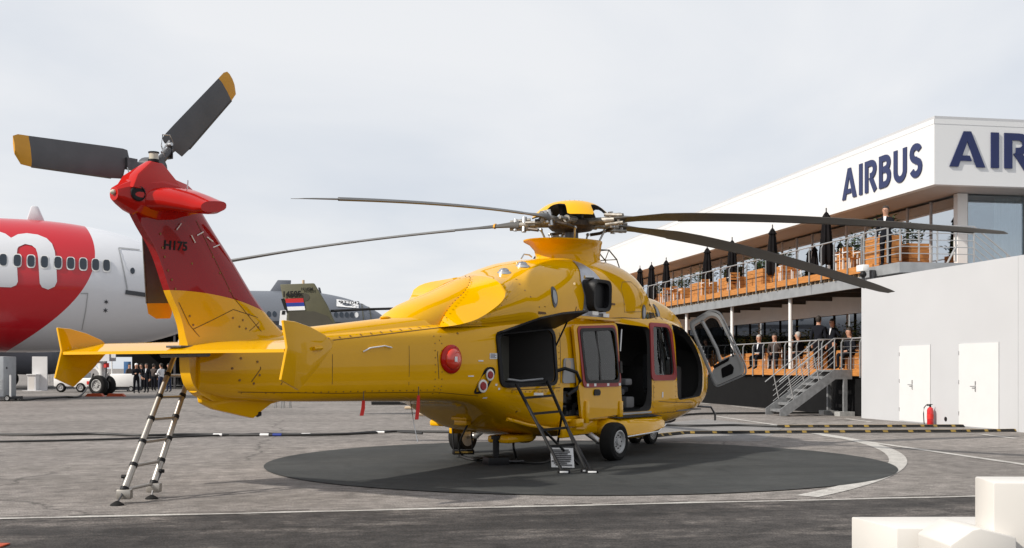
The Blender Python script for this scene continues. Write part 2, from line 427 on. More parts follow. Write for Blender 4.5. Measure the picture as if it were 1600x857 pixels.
# ------------------------------------------------------------------ yellow helicopter  (local x forward, y to port, z up)
PHI = R_(56); HO = Vector((1.063, 20.0, 0))
heli = thing('helicopter', 'large yellow helicopter with red tail fin, parked on the dark round mat', 'helicopter', HO, PHI)
def hv(u, v, z): return Vector((u, -v, z))          # u forward, v to starboard
# stations of the lower body: u, half width, bottom, top, roundness
ST = [(-8.5,.13,1.22,1.72,2.8),(-8.0,.23,1.13,1.82,3.2),(-7.0,.35,1.08,1.93,4.0),(-5.6,.55,1.05,2.05,4.6),(-4.9,.68,1.03,2.11,4.8),(-4.4,.79,1.01,2.15,4.8),
      (-3.9,.91,.95,2.21,4.8),(-3.3,1.03,.74,2.28,5.0),(-2.6,1.10,.50,2.37,5.2),(-1.5,1.13,.38,2.46,5.5),(0,1.13,.38,2.53,5.5),(1.5,1.13,.40,2.55,5.2),
      (2.4,1.10,.44,2.48,4.4),(3.1,1.03,.50,2.30,3.6),(3.8,.88,.58,2.02,3.0),(4.4,.66,.70,1.76,2.6),(4.8,.42,.86,1.52,2.3),(5.02,.12,1.06,1.28,2.0)]
SU = [s[0] for s in ST]
def station(u): return [catmull(SU, [s[k] for s in ST], u) for k in (1, 2, 3, 4)]
def vside(u, z):
    wd, zb, zt, n = station(u); q = min(abs((z - (zb+zt)/2) / ((zt-zb)/2)), 0.999)
    return wd * (1 - q**n) ** (1/n)
def sec(u, wd, zb, zt, n, N=64):
    out = []; zc = (zb+zt)/2; h = (zt-zb)/2
    for i in range(N):
        t = 2*math.pi*i/N; c, s_ = math.cos(t), math.sin(t)
        out.append((u, wd * math.copysign(abs(c)**(2/n), c), zc + h * math.copysign(abs(s_)**(2/n), s_)))
    return out
us = sorted(set([round(x, 3) for x in np.concatenate([np.linspace(-8.5, 5.02, 64), [4.9, 4.96]])]))
fus = MB().loft([sec(u, *station(u)) for u in us])
def raw_obj(mb, m, name='tmp'):
    return mb.build(name, m)
fobj = fus.build('fuselage', ['yellow', 'interior'], None)
# cutters: cabin room, openings in the skin
cut = []
cr_ = MB().loft([sec(u, station(u)[0] - .09, max(station(u)[1] + .24, .68), station(u)[2] - .14, station(u)[3]) for u in np.linspace(-2.28, 3.75, 26)])
cut.append(cr_.build('cut', 'interior'))
def vcut(pts, r, v0=.45, v1=1.5):
    pp = rpoly(pts, r, 6); cut.append(MB().prism([hv(u, v0, z) for u, z in pp], hv(0, v1 - v0, 0)).build('cut', 'interior'))
OPEN_DOOR = [(-.52, .74), (.93, .74), (.90, 2.24), (-.50, 2.28)]
OPEN_CKPT = [(2.02, .90), (3.45, .95), (3.50, 1.5), (2.74, 2.26), (1.86, 2.34)]
WIN_FWD = [(.98, 1.38), (1.82, 1.38), (1.66, 2.26), (.98, 2.26)]
OPEN_BAG = [(-3.60, 1.26), (-2.36, 1.29), (-2.44, 2.10), (-3.68, 1.99)]
OPEN_LOW = [(-2.12, .74), (-1.2, .74), (-1.2, 1.2), (-2.12, 1.2)]
vcut(OPEN_DOOR, .13); vcut(OPEN_CKPT, .16); vcut(WIN_FWD, .12); vcut(OPEN_BAG, .13, v0=.02); vcut(OPEN_LOW, .04); vcut([(-1.55, 1.36), (-.7, 1.36), (-.7, 2.12), (-1.6, 2.08)], .1)
for a_, b_ in ((-1.7, -.5), (-.3, .75), (1.0, 1.75)):
    pp = rpoly([(a_, 1.35), (b_, 1.35), (b_, 2.2), (a_, 2.2)], .12, 5); cut.append(MB().prism([hv(u, -1.5, z) for u, z in pp], hv(0, 1.05, 0)).build('cut', 'interior'))
for c in cut:
    md = fobj.modifiers.new('b', 'BOOLEAN'); md.operation = 'DIFFERENCE'; md.object = c; md.solver = 'EXACT'
    try: md.material_mode = 'TRANSFER'
    except Exception: pass
dg = bpy.context.evaluated_depsgraph_get()
nm = bpy.data.meshes.new_from_object(fobj.evaluated_get(dg))
fobj.modifiers.clear(); fobj.data = nm
for c in cut: bpy.data.objects.remove(c)
bm = bmesh.new(); bm.from_mesh(nm); finish(bm, 28); bm.to_mesh(nm); bm.free()
fobj.parent = heli

def conform(pts, off=0.004): return [hv(u, vside(u, z) + off, z) for u, z in pts]
def decal_ring(name, outer, inner, m, parent, off=0.003, th=0.02, r=.1, r2=None, seg=8):
    o = conform(rpoly(outer, r, seg), off); i = conform(rpoly(inner, r2 if r2 is not None else r, seg), off)
    return MB().ringprism(o, i, hv(0, th, 0)).build(name, m, parent, 30)
def decal(name, poly, m, parent, off=0.004, th=0.006):
    pts = subdiv_poly(poly, .12) if len(poly) < 12 else poly
    return MB().prism(conform(pts, off), hv(0, th, 0)).build(name, m, parent, 30)
def line_on(mb, pts, wd=.012, off=.002):
    """thin dark groove line drawn along the skin"""
    pts = [Vector(p) for p in pts]; fine = []
    for a, b in zip(pts, pts[1:]):
        k = max(1, int((b-a).length / .15)); fine += [a.lerp(b, j / k) for j in range(k)]
    fine.append(pts[-1])
    for a, b in zip(fine, fine[1:]):
        d = (b - a).normalized(); q = Vector((-d.y, d.x)) * wd / 2
        mb.add(conform([tuple(a - q), tuple(b - q), tuple(b + q), tuple(a + q)], off), [(0, 1, 2, 3)])
# ---- forward cabin window
fw = decal_ring('window_frame', [(.87, 1.28), (1.95, 1.28), (1.76, 2.33), (.87, 2.33)], WIN_FWD, 'red_frame', heli, .002, .018, .16, .12)
fw['label'] = 'dark red surround of the forward cabin window'
wp = subdiv_poly(rpoly([(.97, 1.37), (1.83, 1.37), (1.67, 2.27), (.97, 2.27)], .12, 6), .2)
MB().prism(conform(wp, -.03), hv(0, .01, 0)).build('window_pane', 'cabin_glass', heli)
MB().prism(conform([(1.30, 1.40), (1.335, 1.40), (1.32, 1.8), (1.30, 2.22), (1.27, 2.22), (1.285, 1.8)], -.018), hv(0, .012, 0)).build('window_bar', 'black', heli)
for a_, b_ in ((-1.7, -.5), (-.3, .75), (1.0, 1.75)):
    MB().prism([Vector((p.x, -p.y, p.z)) for p in conform(subdiv_poly(rpoly([(a_ - .01, 1.34), (b_ + .01, 1.34), (b_ + .01, 2.21), (a_ - .01, 2.21)], .12, 5), .2), -.03)], (0, .01, 0)).build('window_pane', 'cabin_glass', heli)
# ---- cockpit windscreen band on the nose
for sgn in (1, -1):
    rows = []
    for u in np.linspace(2.75, 4.35, 9):
        wd, zb, zt, n = station(u); r_ = []
        for t in np.linspace(R_(20), R_(86), 10):
            c, s_ = math.cos(t), math.sin(t); zc = (zb+zt)/2; h = (zt-zb)/2 + .006; ww = wd + .006
            r_.append((u, -sgn * ww * abs(c)**(2/n), zc + h * abs(s_)**(2/n)))
        rows.append(r_)
    if sgn == 1: rows = [[p for p in r_] for r_ in rows if r_[0][0] > 3.62]
    MB().loft(rows, cap=False, closed=False).build('windscreen', 'jet_glass', heli)
# ---- panel lines, rivets, small markings on the skin
pl = MB()
line_on(pl, [(-6.85, 1.83), (-5.76, 1.95), (-4.6, 2.08)]); line_on(pl, [(-3.4, 1.18), (-2.2, 1.20)]); line_on(pl, [(-3.4, 1.18), (-3.45, .92)])
line_on(pl, [(-7.4, 1.3), (-7.25, 1.5), (-7.2, 1.75)]); line_on(pl, [(1.2, .9), (2.0, .86), (2.9, .84)]); line_on(pl, [(.98, .8), (.98, 1.2)])
line_on(pl, [(2.0, .56), (2.0, .9)]); line_on(pl, [(-2.2, 1.27), (-2.2, 2.2)]); line_on(pl, [(-4.75, 1.05), (-4.8, 1.7), (-4.7, 2.1)])
line_on(pl, [(-7.95, 1.2), (-7.7, 1.5), (-7.85, 1.75)]); line_on(pl, [(-8.0, 1.22), (-6.5, 1.18), (-4.8, 1.17), (-4.0, 1.1)], .008); line_on(pl, [(-1.0, .68), (2.0, .68), (3.0, .72)], .01); line_on(pl, [(-6.6, 1.12), (-6.6, 1.85)], .008); line_on(pl, [(-5.3, 1.1), (-5.3, 1.98)], .008)
pl.build('panel_line', 'panel_line', heli)
rv = MB(); rr = random.Random(5)
def rivet(mb, u, z, r=.012): mb.prism(conform([(u + r*math.cos(k*1.047), z + r*math.sin(k*1.047)) for k in range(6)], .002), hv(0, .004, 0))
for k in range(13):
    t = k / 12; rivet(rv, -6.8 + 2.2*t, 1.85 + .25*t + .012, .014)
for u, z in ((-8.1,1.5),(-7.98,1.62),(-7.75,1.58),(-7.72,1.42),(-7.8,1.32),(-8.0,1.36),(-4.4,2.0),(-3.95,2.12),(-3.2,.85),(-2.9,.8),(-2.7,.82)): rivet(rv, u, z, .016)
for u in np.arange(-1.0, 2.9, .14): rivet(rv, u, .70 + max(0, u - 2) * .02, .009)
for u in np.arange(-7.6, -4.6, .12): rivet(rv, u, 1.20, .009)
for z in np.arange(1.15, 2.0, .1): rivet(rv, -4.72, z, .009); rivet(rv, -4.84, z, .009); rivet(rv, -2.24, z, .009)
for u in np.arange(-3.4, -2.2, .1): rivet(rv, u, 1.15, .009)
for z in np.arange(.8, 1.3, .09): rivet(rv, 1.02, z, .009); rivet(rv, 1.93, z, .009)
for u in np.arange(-2.0, 2.2, .28): rivet(rv, u, 2.40 + .018*u - (0.02 if u < 0 else 0), .02)
tag(rv.build('rivet', 'rivet', heli), kind='stuff')
hb = MB(); hb.tube([hv(-6.1, vside(-6.1, 1.72) + .01, 1.72), hv(-6.0, vside(-6, 1.76) + .03, 1.77), hv(-5.75, vside(-5.75, 1.79) + .03, 1.80), hv(-5.62, vside(-5.62, 1.77) + .02, 1.78)], .009)
hb.build('wire_handle', 'white_decal', heli)
# ---- red side lamp, round refuelling caps, placards
sl = MB(); c0 = hv(-4.55, vside(-4.55, 1.63), 1.63); axv = hv(-.12, 1, 0)
sl.lathe([(.205, -.05), (.205, .012), (.18, .03), (.15, .035)], c0, axv, 32)
lp = sl.build('navigation_lamp', 'red', heli)
MB().lathe([(.15, .03), (.145, .055), (.12, .078), (.07, .088), (.002, .09)], c0, axv, 32).build('lens', 'red_lamp', lp)
MB().prism([c0 + axv * .089 + Vector((a, 0, b)) for a, b in ((-.03, -.035), (.03, -.035), (.03, .035), (-.03, .035))], axv * .006).build('lens_mark', 'white_decal', lp)
fc = decal('refuel_panel', rpoly([(-4.14, 1.13), (-3.93, 1.13), (-3.74, 1.44), (-3.78, 1.52), (-3.93, 1.52)], .1, 6), 'black', heli)
for cu, czz, rad in ((-3.99, 1.245, .095), (-3.865, 1.405, .085)):
    c1 = hv(cu, vside(cu, czz) + .01, czz)
    cp = MB().lathe([(rad, 0), (rad, .02), (rad * .72, .022)], c1, axv, 24).build('fuel_cap', 'metal', fc)
    MB().lathe([(rad * .7, .018), (rad * .6, .035), (.002, .036)], c1, axv, 20).build('cap_centre', 'red_frame', fc)
for (u, z, a, b) in ((-3.78, 1.68, .14, .085), (-4.02, 1.61, .09, .02), (-4.2, 1.39, .1, .016), (-3.72, 1.26, .035, .03), (-3.66, 1.2, .03, .03), (-3.86, 1.07, .06, .02), (1.35, 1.02, .05, .1)):
    decal('placard', [(u-a/2, z-b/2), (u+a/2, z-b/2), (u+a/2, z+b/2), (u-a/2, z+b/2)], 'white_decal', heli, .003, .004)
tx = MB()
for k in range(4): 
    z = 1.71 - k * .018
    tx.prism(conform([(-3.84, z - .004), (-3.84 + (.11 if k % 2 else .085), z - .004), (-3.84 + (.11 if k % 2 else .085), z + .004), (-3.84, z + .004)], .0085), hv(0, .002, 0))
tx.build('placard_text', 'navy', heli)
# ---- baggage bay: black surround, raised door, bay mouth trim
decal_ring('bay_surround', [(-3.66, 1.21), (-2.30, 1.24), (-2.37, 2.15), (-3.74, 2.04)], OPEN_BAG, 'black', heli, .003, .03, .16, .13)
bd = MB(); q0 = [hv(-3.72, vside(-3.7, 1.99) + .03, 2.00), hv(-3.0, vside(-3.0, 2.06) + .03, 2.07), hv(-2.34, vside(-2.34, 2.12) + .03, 2.12)]
q1 = [hv(-3.46, 1.56, 2.22), hv(-2.9, 1.60, 2.31), hv(-2.02, 1.52, 2.385)]
bd.add(q0 + q1 + [p + Vector((0, 0, .03)) for p in q0 + q1], [(0, 1, 4, 3), (1, 2, 5, 4), (6, 9, 10, 7), (7, 10, 11, 8), (0, 3, 9, 6), (3, 4, 10, 9), (4, 5, 11, 10), (5, 2, 8, 11), (2, 1, 7, 8), (1, 0, 6, 7)])
bdo = bd.build('baggage_door', 'black', heli, 20); bdo['label'] = 'baggage hatch door propped open, black inside'
MB().cyl(hv(-2.36, 1.06, 1.72), hv(-2.3, 1.3, 2.22), .014).build('gas_strut', 'black', heli)
MB().box(hv(-3.5, .30, 1.30), hv(-2.46, .32, 2.02)).build('bay_lining', 'bay_lining', heli)
MB().tube([hv(-3.45, .98, 1.34), hv(-3.0, .9, 1.31), hv(-2.5, .98, 1.34)], .015, 6).build('cargo_strap', 'panel_grey', heli)
# grey service panel aft of the sliding door
gpn = decal('service_panel', rpoly([(-2.16, 1.27), (-1.55, 1.27), (-1.55, 1.66), (-2.12, 1.66)], .05, 4), 'panel_grey', heli, .004, .02)
MB().prism(conform(rpoly([(-2.08, 1.50), (-1.96, 1.47), (-1.93, 1.60), (-2.02, 1.66), (-2.10, 1.62)], .03, 4), .026), hv(0, .004, 0)).build('panel_mark', 'tan', heli)
eq = MB(); rr = random.Random(2)
for k in range(14):
    u, z = rr.uniform(-2.05, -1.3), rr.uniform(.78, 1.05); s_ = rr.uniform(.03, .09)
    eq.box(hv(u - s_, .78, z - s_), hv(u + s_, .95, z + s_), rr.choice((0, 0, 1)))
eq.build('equipment_box', ['interior_grey', 'black'], heli)
MB().tube([hv(-2.35, 1.1, 1.45), hv(-2.2, 1.2, 1.5), hv(-2.05, 1.32, 1.44), hv(-2.0, 1.36, 1.3), hv(-2.08, 1.34, 1.18), hv(-2.3, 1.3, 1.08)], .028, 10).build('air_hose', 'black', heli)

# ---- sliding door (slid aft, standing off the skin)
def dpt(u, z): return hv(u, 1.195 - .10 * max(0, (z - 1.45)) ** 1.6 - .04 * max(0, 1.2 - z), z)
D_OUT = [(-1.72, .68), (-.36, .72), (-.46, 2.27), (-1.93, 2.19)]
D_WIN = [(-1.64, 1.28), (-.53, 1.28), (-.60, 2.17), (-1.74, 2.12)]
D_FR = [(-1.72, 1.19), (-.45, 1.20), (-.53, 2.235), (-1.82, 2.175)]
sd = MB(); so = [dpt(*p) for p in rpoly(D_OUT, .10, 8)]; si = [dpt(*p) for p in rpoly(D_WIN, .10, 8)]
sd.ringprism(so, si, hv(0, .045, 0)); sdo = sd.build('sliding_door', 'yellow', heli, 30, bevel=0)
sdo['label'] = 'yellow sliding cabin door slid aft'
MB().ringprism([dpt(*p) + hv(0, .046, 0) for p in rpoly(D_FR, .12, 8)], [dpt(*p) + hv(0, .046, 0) for p in rpoly(D_WIN, .10, 8)], hv(0, .012, 0)).build('window_frame', 'red_frame', sdo)
MB().ringprism([dpt(*p) + hv(0, .052, 0) for p in rpoly([(-1.66, 1.26), (-.51, 1.26), (-.58, 2.19), (-1.76, 2.14)], .11, 8)], [dpt(*p) + hv(0, .052, 0) for p in rpoly([(-1.60, 1.31), (-.56, 1.31), (-.63, 2.14), (-1.70, 2.09)], .10, 8)], hv(0, .014, 0)).build('window_seal', 'black', sdo)
for a, b in ((-1.70, -1.16), (-1.13, -.54)):
    MB().prism([dpt(u, z) + hv(0, .03, 0) for u, z in ((a + .03, 1.27), (b + .02, 1.27), (b - .02, 1.7), (b - .05, 2.16), (a - .05, 2.13), (a, 1.7))], hv(0, .008, 0)).build('window_pane', 'cabin_glass', sdo)
MB().prism([dpt(u, z) + hv(0, .03, 0) for u, z in ((-1.16, 1.28), (-1.11, 1.28), (-1.17, 2.15), (-1.22, 2.15))], hv(0, .02, 0)).build('window_divider', 'black', sdo)
MB().prism([dpt(*p) + hv(0, .046, 0) for p in rpoly([(-1.37, 1.06), (-1.17, 1.06), (-1.15, 1.12), (-1.20, 1.16), (-1.36, 1.16)], .04, 4)], hv(0, .015, 0)).build('door_handle', 'black', sdo)
MB().prism([dpt(*p) + hv(0, .046, 0) for p in rpoly([(-.50, 1.42), (-.42, 1.42), (-.43, 1.62), (-.50, 1.62)], .02, 3)], hv(0, .02, 0)).build('door_latch', 'black', sdo)
for u in (-1.62, -1.38, -.95, -.55):
    MB().prism([dpt(uu, zz_) + hv(0, .06, 0) for uu, zz_ in ((u, 1.21), (u + .07, 1.21), (u + .07, 1.255), (u, 1.255))], hv(0, .003, 0)).build('placard', 'white_decal', sdo)
MB().box(hv(-2.1, 1.08, 2.30), hv(-.3, 1.16, 2.345)).box(hv(-2.1, 1.10, .66), hv(-.4, 1.17, .70)).build('door_rail', 'yellow', heli, bevel=.006)
MB().box(hv(-1.95, 1.12, .58), hv(-1.72, 1.26, .70)).box(hv(-1.64, 1.16, .62), hv(-1.54, 1.26, .98)).box(hv(-.5, 1.17, .68), hv(-.38, 1.25, .95)).build('door_bracket', 'yellow', heli, bevel=.01)

# ---- cabin interior seen through the open doors
it = MB(); it.box(hv(-2.2, -1.0, .69), hv(3.2, 1.05, .715)); it.build('cabin_floor', 'interior_grey', heli)
MB().box(hv(-.52, .96, .70), hv(.93, 1.12, .735)).build('door_sill', 'panel_grey', heli)
def seat(u, v, m='seat_fabric'):
    sb = MB(); sb.bbox(hv(u - .22, v - .22, 1.02), hv(u + .24, v + .22, 1.14), .04); sb.bbox(hv(u - .28, v - .22, 1.1), hv(u - .18, v + .22, 1.78), .04)
    sb.bbox(hv(u - .27, v - .13, 1.8), hv(u - .17, v + .13, 2.0), .04); sb.cyl(hv(u - .1, v - .15, .7), hv(u, v - .15, 1.03), .02).cyl(hv(u - .1, v + .15, .7), hv(u, v + .15, 1.03), .02)
    so_ = sb.build('seat', m, heli); return so_
for u, v in ((.35, .55), (.35, -.1), (-.9, .5), (2.45, .5), (2.45, -.5)):
    s1 = seat(u, v)
    MB().box(hv(u - .165, v - .12, 1.15), hv(u - .155, v - .06, 1.78)).box(hv(u - .165, v + .06, 1.15), hv(u - .155, v + .12, 1.78)).build('seat_belt', 'blue_strap', s1)
MB().bbox(hv(.05, .60, 1.95), hv(.35, .72, 2.2), .03).build('headset_bag', 'blue_strap', heli)
MB().cyl(hv(.05, .98, 2.18), hv(.0, .98, 1.8), .018).cyl(hv(.0, .9, .75), hv(.12, .9, 1.3), .015).cyl(hv(2.35, .9, 1.6), hv(2.15, .92, 2.3), .02).build('grab_bar', 'metal', heli)
MB().bbox(hv(.3, .7, .8), hv(.6, .95, 1.0), .03).bbox(hv(.25, .74, 1.2), hv(.5, .96, 1.32), .03).build('stowage_bag', 'interior_grey', heli)
MB().bbox(hv(2.9, -.6, .75), hv(3.3, .6, 1.55), .05).build('instrument_panel', 'interior', heli)

# ---- cockpit door, hinged forward and wide open
def cdp(a, z):   # a: metres out from the hinge
    b = (z - .98) / 1.44; a = a / .92; HB, HT, OT, OB = Vector((3.3, 1.3, 1.1)), Vector((2.36, 1.12, 2.45)), Vector((2.6, 1.75, 2.70)), Vector((3.38, 1.98, 1.40))
    p = HB.lerp(HT, b).lerp(OB.lerp(OT, b), a); return hv(p.x, p.y, p.z)
C_OUT = [(0.02, .98), (.86, .98), (.93, 1.12), (.84, 2.30), (.66, 2.42), (0.02, 2.33)]
C_W1 = [(.10, 1.48), (.30, 1.48), (.43, 1.70), (.37, 2.24), (.31, 2.26), (.10, 2.2)]
CO = [cdp(*p) for p in rpoly(C_OUT, .12, 6)]
dc = MB(); off_ = hv(-.07, .02, 0)
C_IN = [(.05, 1.01), (.84, 1.01), (.895, 1.14), (.81, 2.27), (.65, 2.385), (.05, 2.30)]
cd = thing_c = MB().ringprism(CO, [cdp(*p) for p in rpoly(C_IN, .10, 6)], off_).build('cockpit_door', 'panel_grey', heli, 30)
cd['label'] = 'cockpit door swung wide open, grey inner lining'
# lining: lower panel, frame bars and two windows
def cprism(name, pts, m, o0=-.01, th=-.05, r=.05, seg=4):
    return MB().prism([cdp(*p) + hv(o0, 0, 0) for p in rpoly(pts, r, seg)], hv(th, .01, 0)).build(name, m, cd, 30)
MB().ringprism([cdp(*p) + hv(-.02, 0, 0) for p in rpoly([(.06, 1.02), (.83, 1.02), (.885, 1.15), (.80, 2.26), (.64, 2.375), (.06, 2.29)], .1, 6)], [cdp(*p) + hv(-.02, 0, 0) for p in rpoly([(.10, 1.06), (.78, 1.06), (.83, 1.20), (.75, 2.21), (.61, 2.31), (.10, 2.24)], .1, 6)], hv(-.07, .02, 0)).build('inner_frame', 'door_inner', cd, 30)
cprism('lower_lining', [(.11, 1.05), (.79, 1.05), (.84, 1.2), (.82, 1.44), (.45, 1.44), (.11, 1.30)], 'door_inner', -.01, -.06)
MB().tube([cdp(.40, 1.40) + hv(-.05, 0, 0), cdp(.44, 1.66) + hv(-.05, 0, 0), cdp(.40, 2.02) + hv(-.05, 0, 0), cdp(.36, 2.26) + hv(-.05, 0, 0)], .035, 8).build('window_mullion', 'door_inner', cd)
cprism('window_pane', [(.12, 1.38), (.42, 1.46), (.44, 1.66), (.37, 2.25), (.12, 2.22)], 'door_glass', -.03, -.006)
cprism('window_pane', [(.46, 1.47), (.78, 1.47), (.68, 2.20), (.57, 2.27), (.40, 2.24), (.46, 1.7)], 'door_glass', -.03, -.006)
cprism('map_pocket', [(.30, 1.10), (.58, 1.10), (.66, 1.2), (.62, 1.30), (.36, 1.28)], 'black', -.072, -.01, .03)
cprism('arm_rest', [(.2, 1.33), (.6, 1.36), (.66, 1.42), (.2, 1.39)], 'black', -.072, -.02, .02)
for a, z in ((.755, 1.45), (.73, 1.75), (.69, 2.05)): cprism('latch', [(a - .012, z - .05), (a + .012, z - .05), (a + .012, z + .05), (a - .012, z + .05)], 'black', -.092, -.008, .005)

# ---- engine cowling
CW = [(-2.85,.99,2.98,2.5),(-2.6,1.0,3.06,2.5),(-2.0,1.02,3.24,2.5),(-1.2,1.03,3.36,2.6),(-.3,1.03,3.44,2.6),(.5,1.02,3.46,2.5),(1.0,.99,3.40,2.5),(1.3,.95,3.26,2.4),(1.48,.90,3.06,2.3),(1.62,.90,2.96,2.3),
      (2.2,.90,2.90,2.3),(2.9,.80,2.72,2.2),(3.4,.62,2.52,2.1),(3.75,.40,2.34,2.0)]
CU = [c[0] for c in CW]
def cst(u): return [catmull(CU, [c[k] for c in CW], u) for k in (1, 2, 3)]
def cz0(u): return 2.08 if u > -3 else 2.06
K = 25
def csec(u, half=False):
    wd, zt, n = cst(u); zb = max(2.0, min(2.3, station(u)[2] - .18)); out = []
    for i in range(2 * K - 1):
        t = math.pi * i / (2*K - 2); c, s_ = math.cos(t), abs(math.sin(t))
        out.append(hv(u, wd * math.copysign(abs(c)**(2/n), c), zb + (zt - zb) * s_**(2/n)))
    return out
def vcowl(u, z):
    wd, zt, n = cst(u); zb = max(2.0, min(2.3, station(u)[2] - .18)); q = min(max((z - zb) / (zt - zb), 0), .999)
    return wd * (1 - q**n) ** (1/n)
RIM = [(-4.72,.70,2.08),(-4.45,.81,2.12),(-4.1,.88,2.21),(-3.75,.92,2.37),(-3.5,.925,2.52),(-3.4,.90,2.66),(-3.42,.82,2.76),(-3.35,.66,2.84),(-3.2,.45,2.89),(-3.1,.22,2.93),(-3.06,0,2.95)]
INN = [(-4.55,.52,2.08),(-4.42,.52,2.24),(-4.26,.50,2.38),(-4.1,.47,2.47),(-3.95,.44,2.54),(-3.8,.41,2.61),(-3.66,.36,2.68),(-3.52,.30,2.75),(-3.38,.22,2.83),(-3.25,.12,2.89),(-3.2,0,2.91)]
def resample(pl3, k):
    P0 = np.array(pl3); P = []
    for i in range(len(P0) - 1):
        a, b, c, d = P0[max(0, i-1)], P0[i], P0[i+1], P0[min(len(P0)-1, i+2)]
        for t in np.linspace(0, 1, 6, endpoint=False): P.append(.5*((2*b) + (c-a)*t + (2*a-5*b+4*c-d)*t*t + (3*b-a-3*c+d)*t**3))
    P = np.array(P + [P0[-1]]); d = np.r_[0, np.cumsum(np.linalg.norm(np.diff(P, axis=0), axis=1))]; d /= d[-1]
    return [tuple(np.interp(t, d, P[:, j]) for j in range(3)) for t in np.linspace(0, 1, k)]
def full(half): 
    h = [hv(*p) for p in half]; return h + [Vector((p.x, -p.y, p.z)) for p in reversed(h[:-1])]
cow = MB(); rings = [full([(u + .5, v * .3, max(2.02, z - .2)) for u, v, z in resample(INN, K)]), full(resample(INN, K)), full(resample(RIM, K))]
cu_list = [-2.85, -2.6, -2.3] + list(np.linspace(-2.0, .9, 13)) + [1.1, 1.2, 1.3, 1.4, 1.48, 1.55, 1.62, 1.8] + list(np.linspace(2.0, 3.75, 9))
cow.loft(rings, cap=False, closed=False)
cow.loft([rings[-1]] + [csec(u) for u in cu_list], cap=False, closed=False)
cwo = cow.build('engine_cowling', 'yellow', heli, 42)
# central spine behind the engines, running down on to the tail boom
SP = [(-5.0,.34,2.20,2.2),(-4.85,.40,2.33,2.3),(-4.55,.50,2.46,2.4),(-4.2,.55,2.57,2.5),(-3.8,.58,2.70,2.5),(-3.4,.58,2.85,2.5),(-3.1,.55,2.945,2.5),(-2.8,.4,2.96,2.2)]
sp = MB(); rr_ = []
for u, wd, zt, n in SP:
    rr_.append([hv(u, wd * math.copysign(abs(math.cos(t))**(2/n), math.cos(t)), 2.0 + (zt - 2.0) * abs(math.sin(t))**(2/n)) for t in np.linspace(0, math.pi, 21)])
sp.loft(rr_, closed=False, cap=False); sp.add(rr_[0], [tuple(range(21))]); sp.build('spine_fairing', 'yellow', heli)
# drive shaft cover along the boom
sc_ = MB(); rr_ = []
for u, wd, zt in ((-7.0,.18,1.975),(-6.2,.25,2.065),(-5.2,.32,2.18),(-4.42,.38,2.27)):
    rr_.append([hv(u, v, z) for v, z in ((wd + .16, zt - .24), (wd + .06, zt - .06), (wd - .03, zt), (0, zt + .02), (-wd + .03, zt), (-wd - .06, zt - .06), (-wd - .16, zt - .24))])
sc_.loft(rr_, closed=True, cap=True); sco = sc_.build('drive_shaft_cover', 'yellow', heli, 30)
MB().loft([[p + Vector((.01 + k * .03, 0, .012 - .03 * k)) for p in rr_[-1]] for k in (0, 1)], cap=True).build('cover_gap', 'black', heli)
MB().sphere(hv(-5.15, .05, 2.21), .08, 12, sc=(1.2, .8, .35)).sphere(hv(-4.6, .02, 2.275), .08, 12, sc=(1.2, .8, .35)).build('antenna_puck', 'yellow', heli)
MB().bbox(hv(-6.95, -.1, 1.93), hv(-6.75, .14, 2.0), .02).build('shaft_collar', 'black', heli)
# cowling details: rivets, drain slots, vents, hatch outlines
cr2 = MB()
def cconf(pts, off=.004): return [hv(u, vcowl(u, z) + off, z) for u, z in pts]
def crivet(u, z, r=.012): cr2.prism(cconf([(u + r*math.cos(k*1.047), z + r*math.sin(k*1.047)) for k in range(6)], .001), hv(0, .004, 0))
for u, z in ((-2.6,2.35),(-2.45,2.35),(-2.6,2.45),(-2.45,2.46),(-2.75,2.6),(.1,2.62),(.75,2.62),(-2.8,2.7),(-2.8,2.8),(-2.75,2.88),(-1.2,2.45),(-1.5,2.45)): crivet(u, z)
for k in range(18):
    p = Vector(resample(INN, 18)[k]); cr2.sphere(hv(p.x - .03, p.y + .03, p.z + .015), .012, 6)
for k in range(2, 12):
    p = Vector(resample(RIM, 18)[k]); cr2.sphere(hv(p.x + .05, p.y + .005, p.z - .02), .01, 6)
tag(cr2.build('rivet', 'rivet', heli), kind='stuff')
lc = MB()
def cline(pts, wd=.009):
    for a, b in zip(pts, pts[1:]):
        a, b = Vector(a), Vector(b); d = (b - a).normalized(); q = Vector((-d.y, d.x)) * wd / 2; k = max(1, int((b-a).length / .12))
        for j in range(k):
            p, r = a.lerp(b, j/k), a.lerp(b, (j+1)/k); lc.add(cconf([tuple(p-q), tuple(r-q), tuple(r+q), tuple(p+q)], .003), [(0, 1, 2, 3)])
cline([(.08, 2.48), (.82, 2.52), (.80, 2.95), (.62, 3.05), (.25, 3.02), (.10, 2.9), (.08, 2.48)])
cline([(-2.85, 2.17), (-1.5, 2.29), (.0, 2.38), (1.5, 2.40), (2.4, 2.36)], .014); cline([(-1.62, 2.35), (-1.55, 2.5)], .02)
lc.build('panel_line', 'panel_line', heli)
def vent(u, z, a, b, tilt=0.12):
    ov = [(u + a*math.cos(t) + b*math.sin(t)*tilt*2, z + b*math.sin(t)) for t in np.linspace(0, 2*math.pi, 20, endpoint=False)]
    vo_ = MB().prism(cconf(ov, .002), hv(0, .012, 0)).build('cooling_vent', 'dark_metal', heli)
    MB().prism(cconf([(u + (x-u)*.66, z + (y-z)*.66) for x, y in ov], .014), hv(0, .004, 0)).build('vent_mesh', 'panel_grey', vo_)
vent(-2.15, 2.63, .075, .17); vent(.86, 2.50, .085, .15); vent(1.68, 2.56, .075, .15)
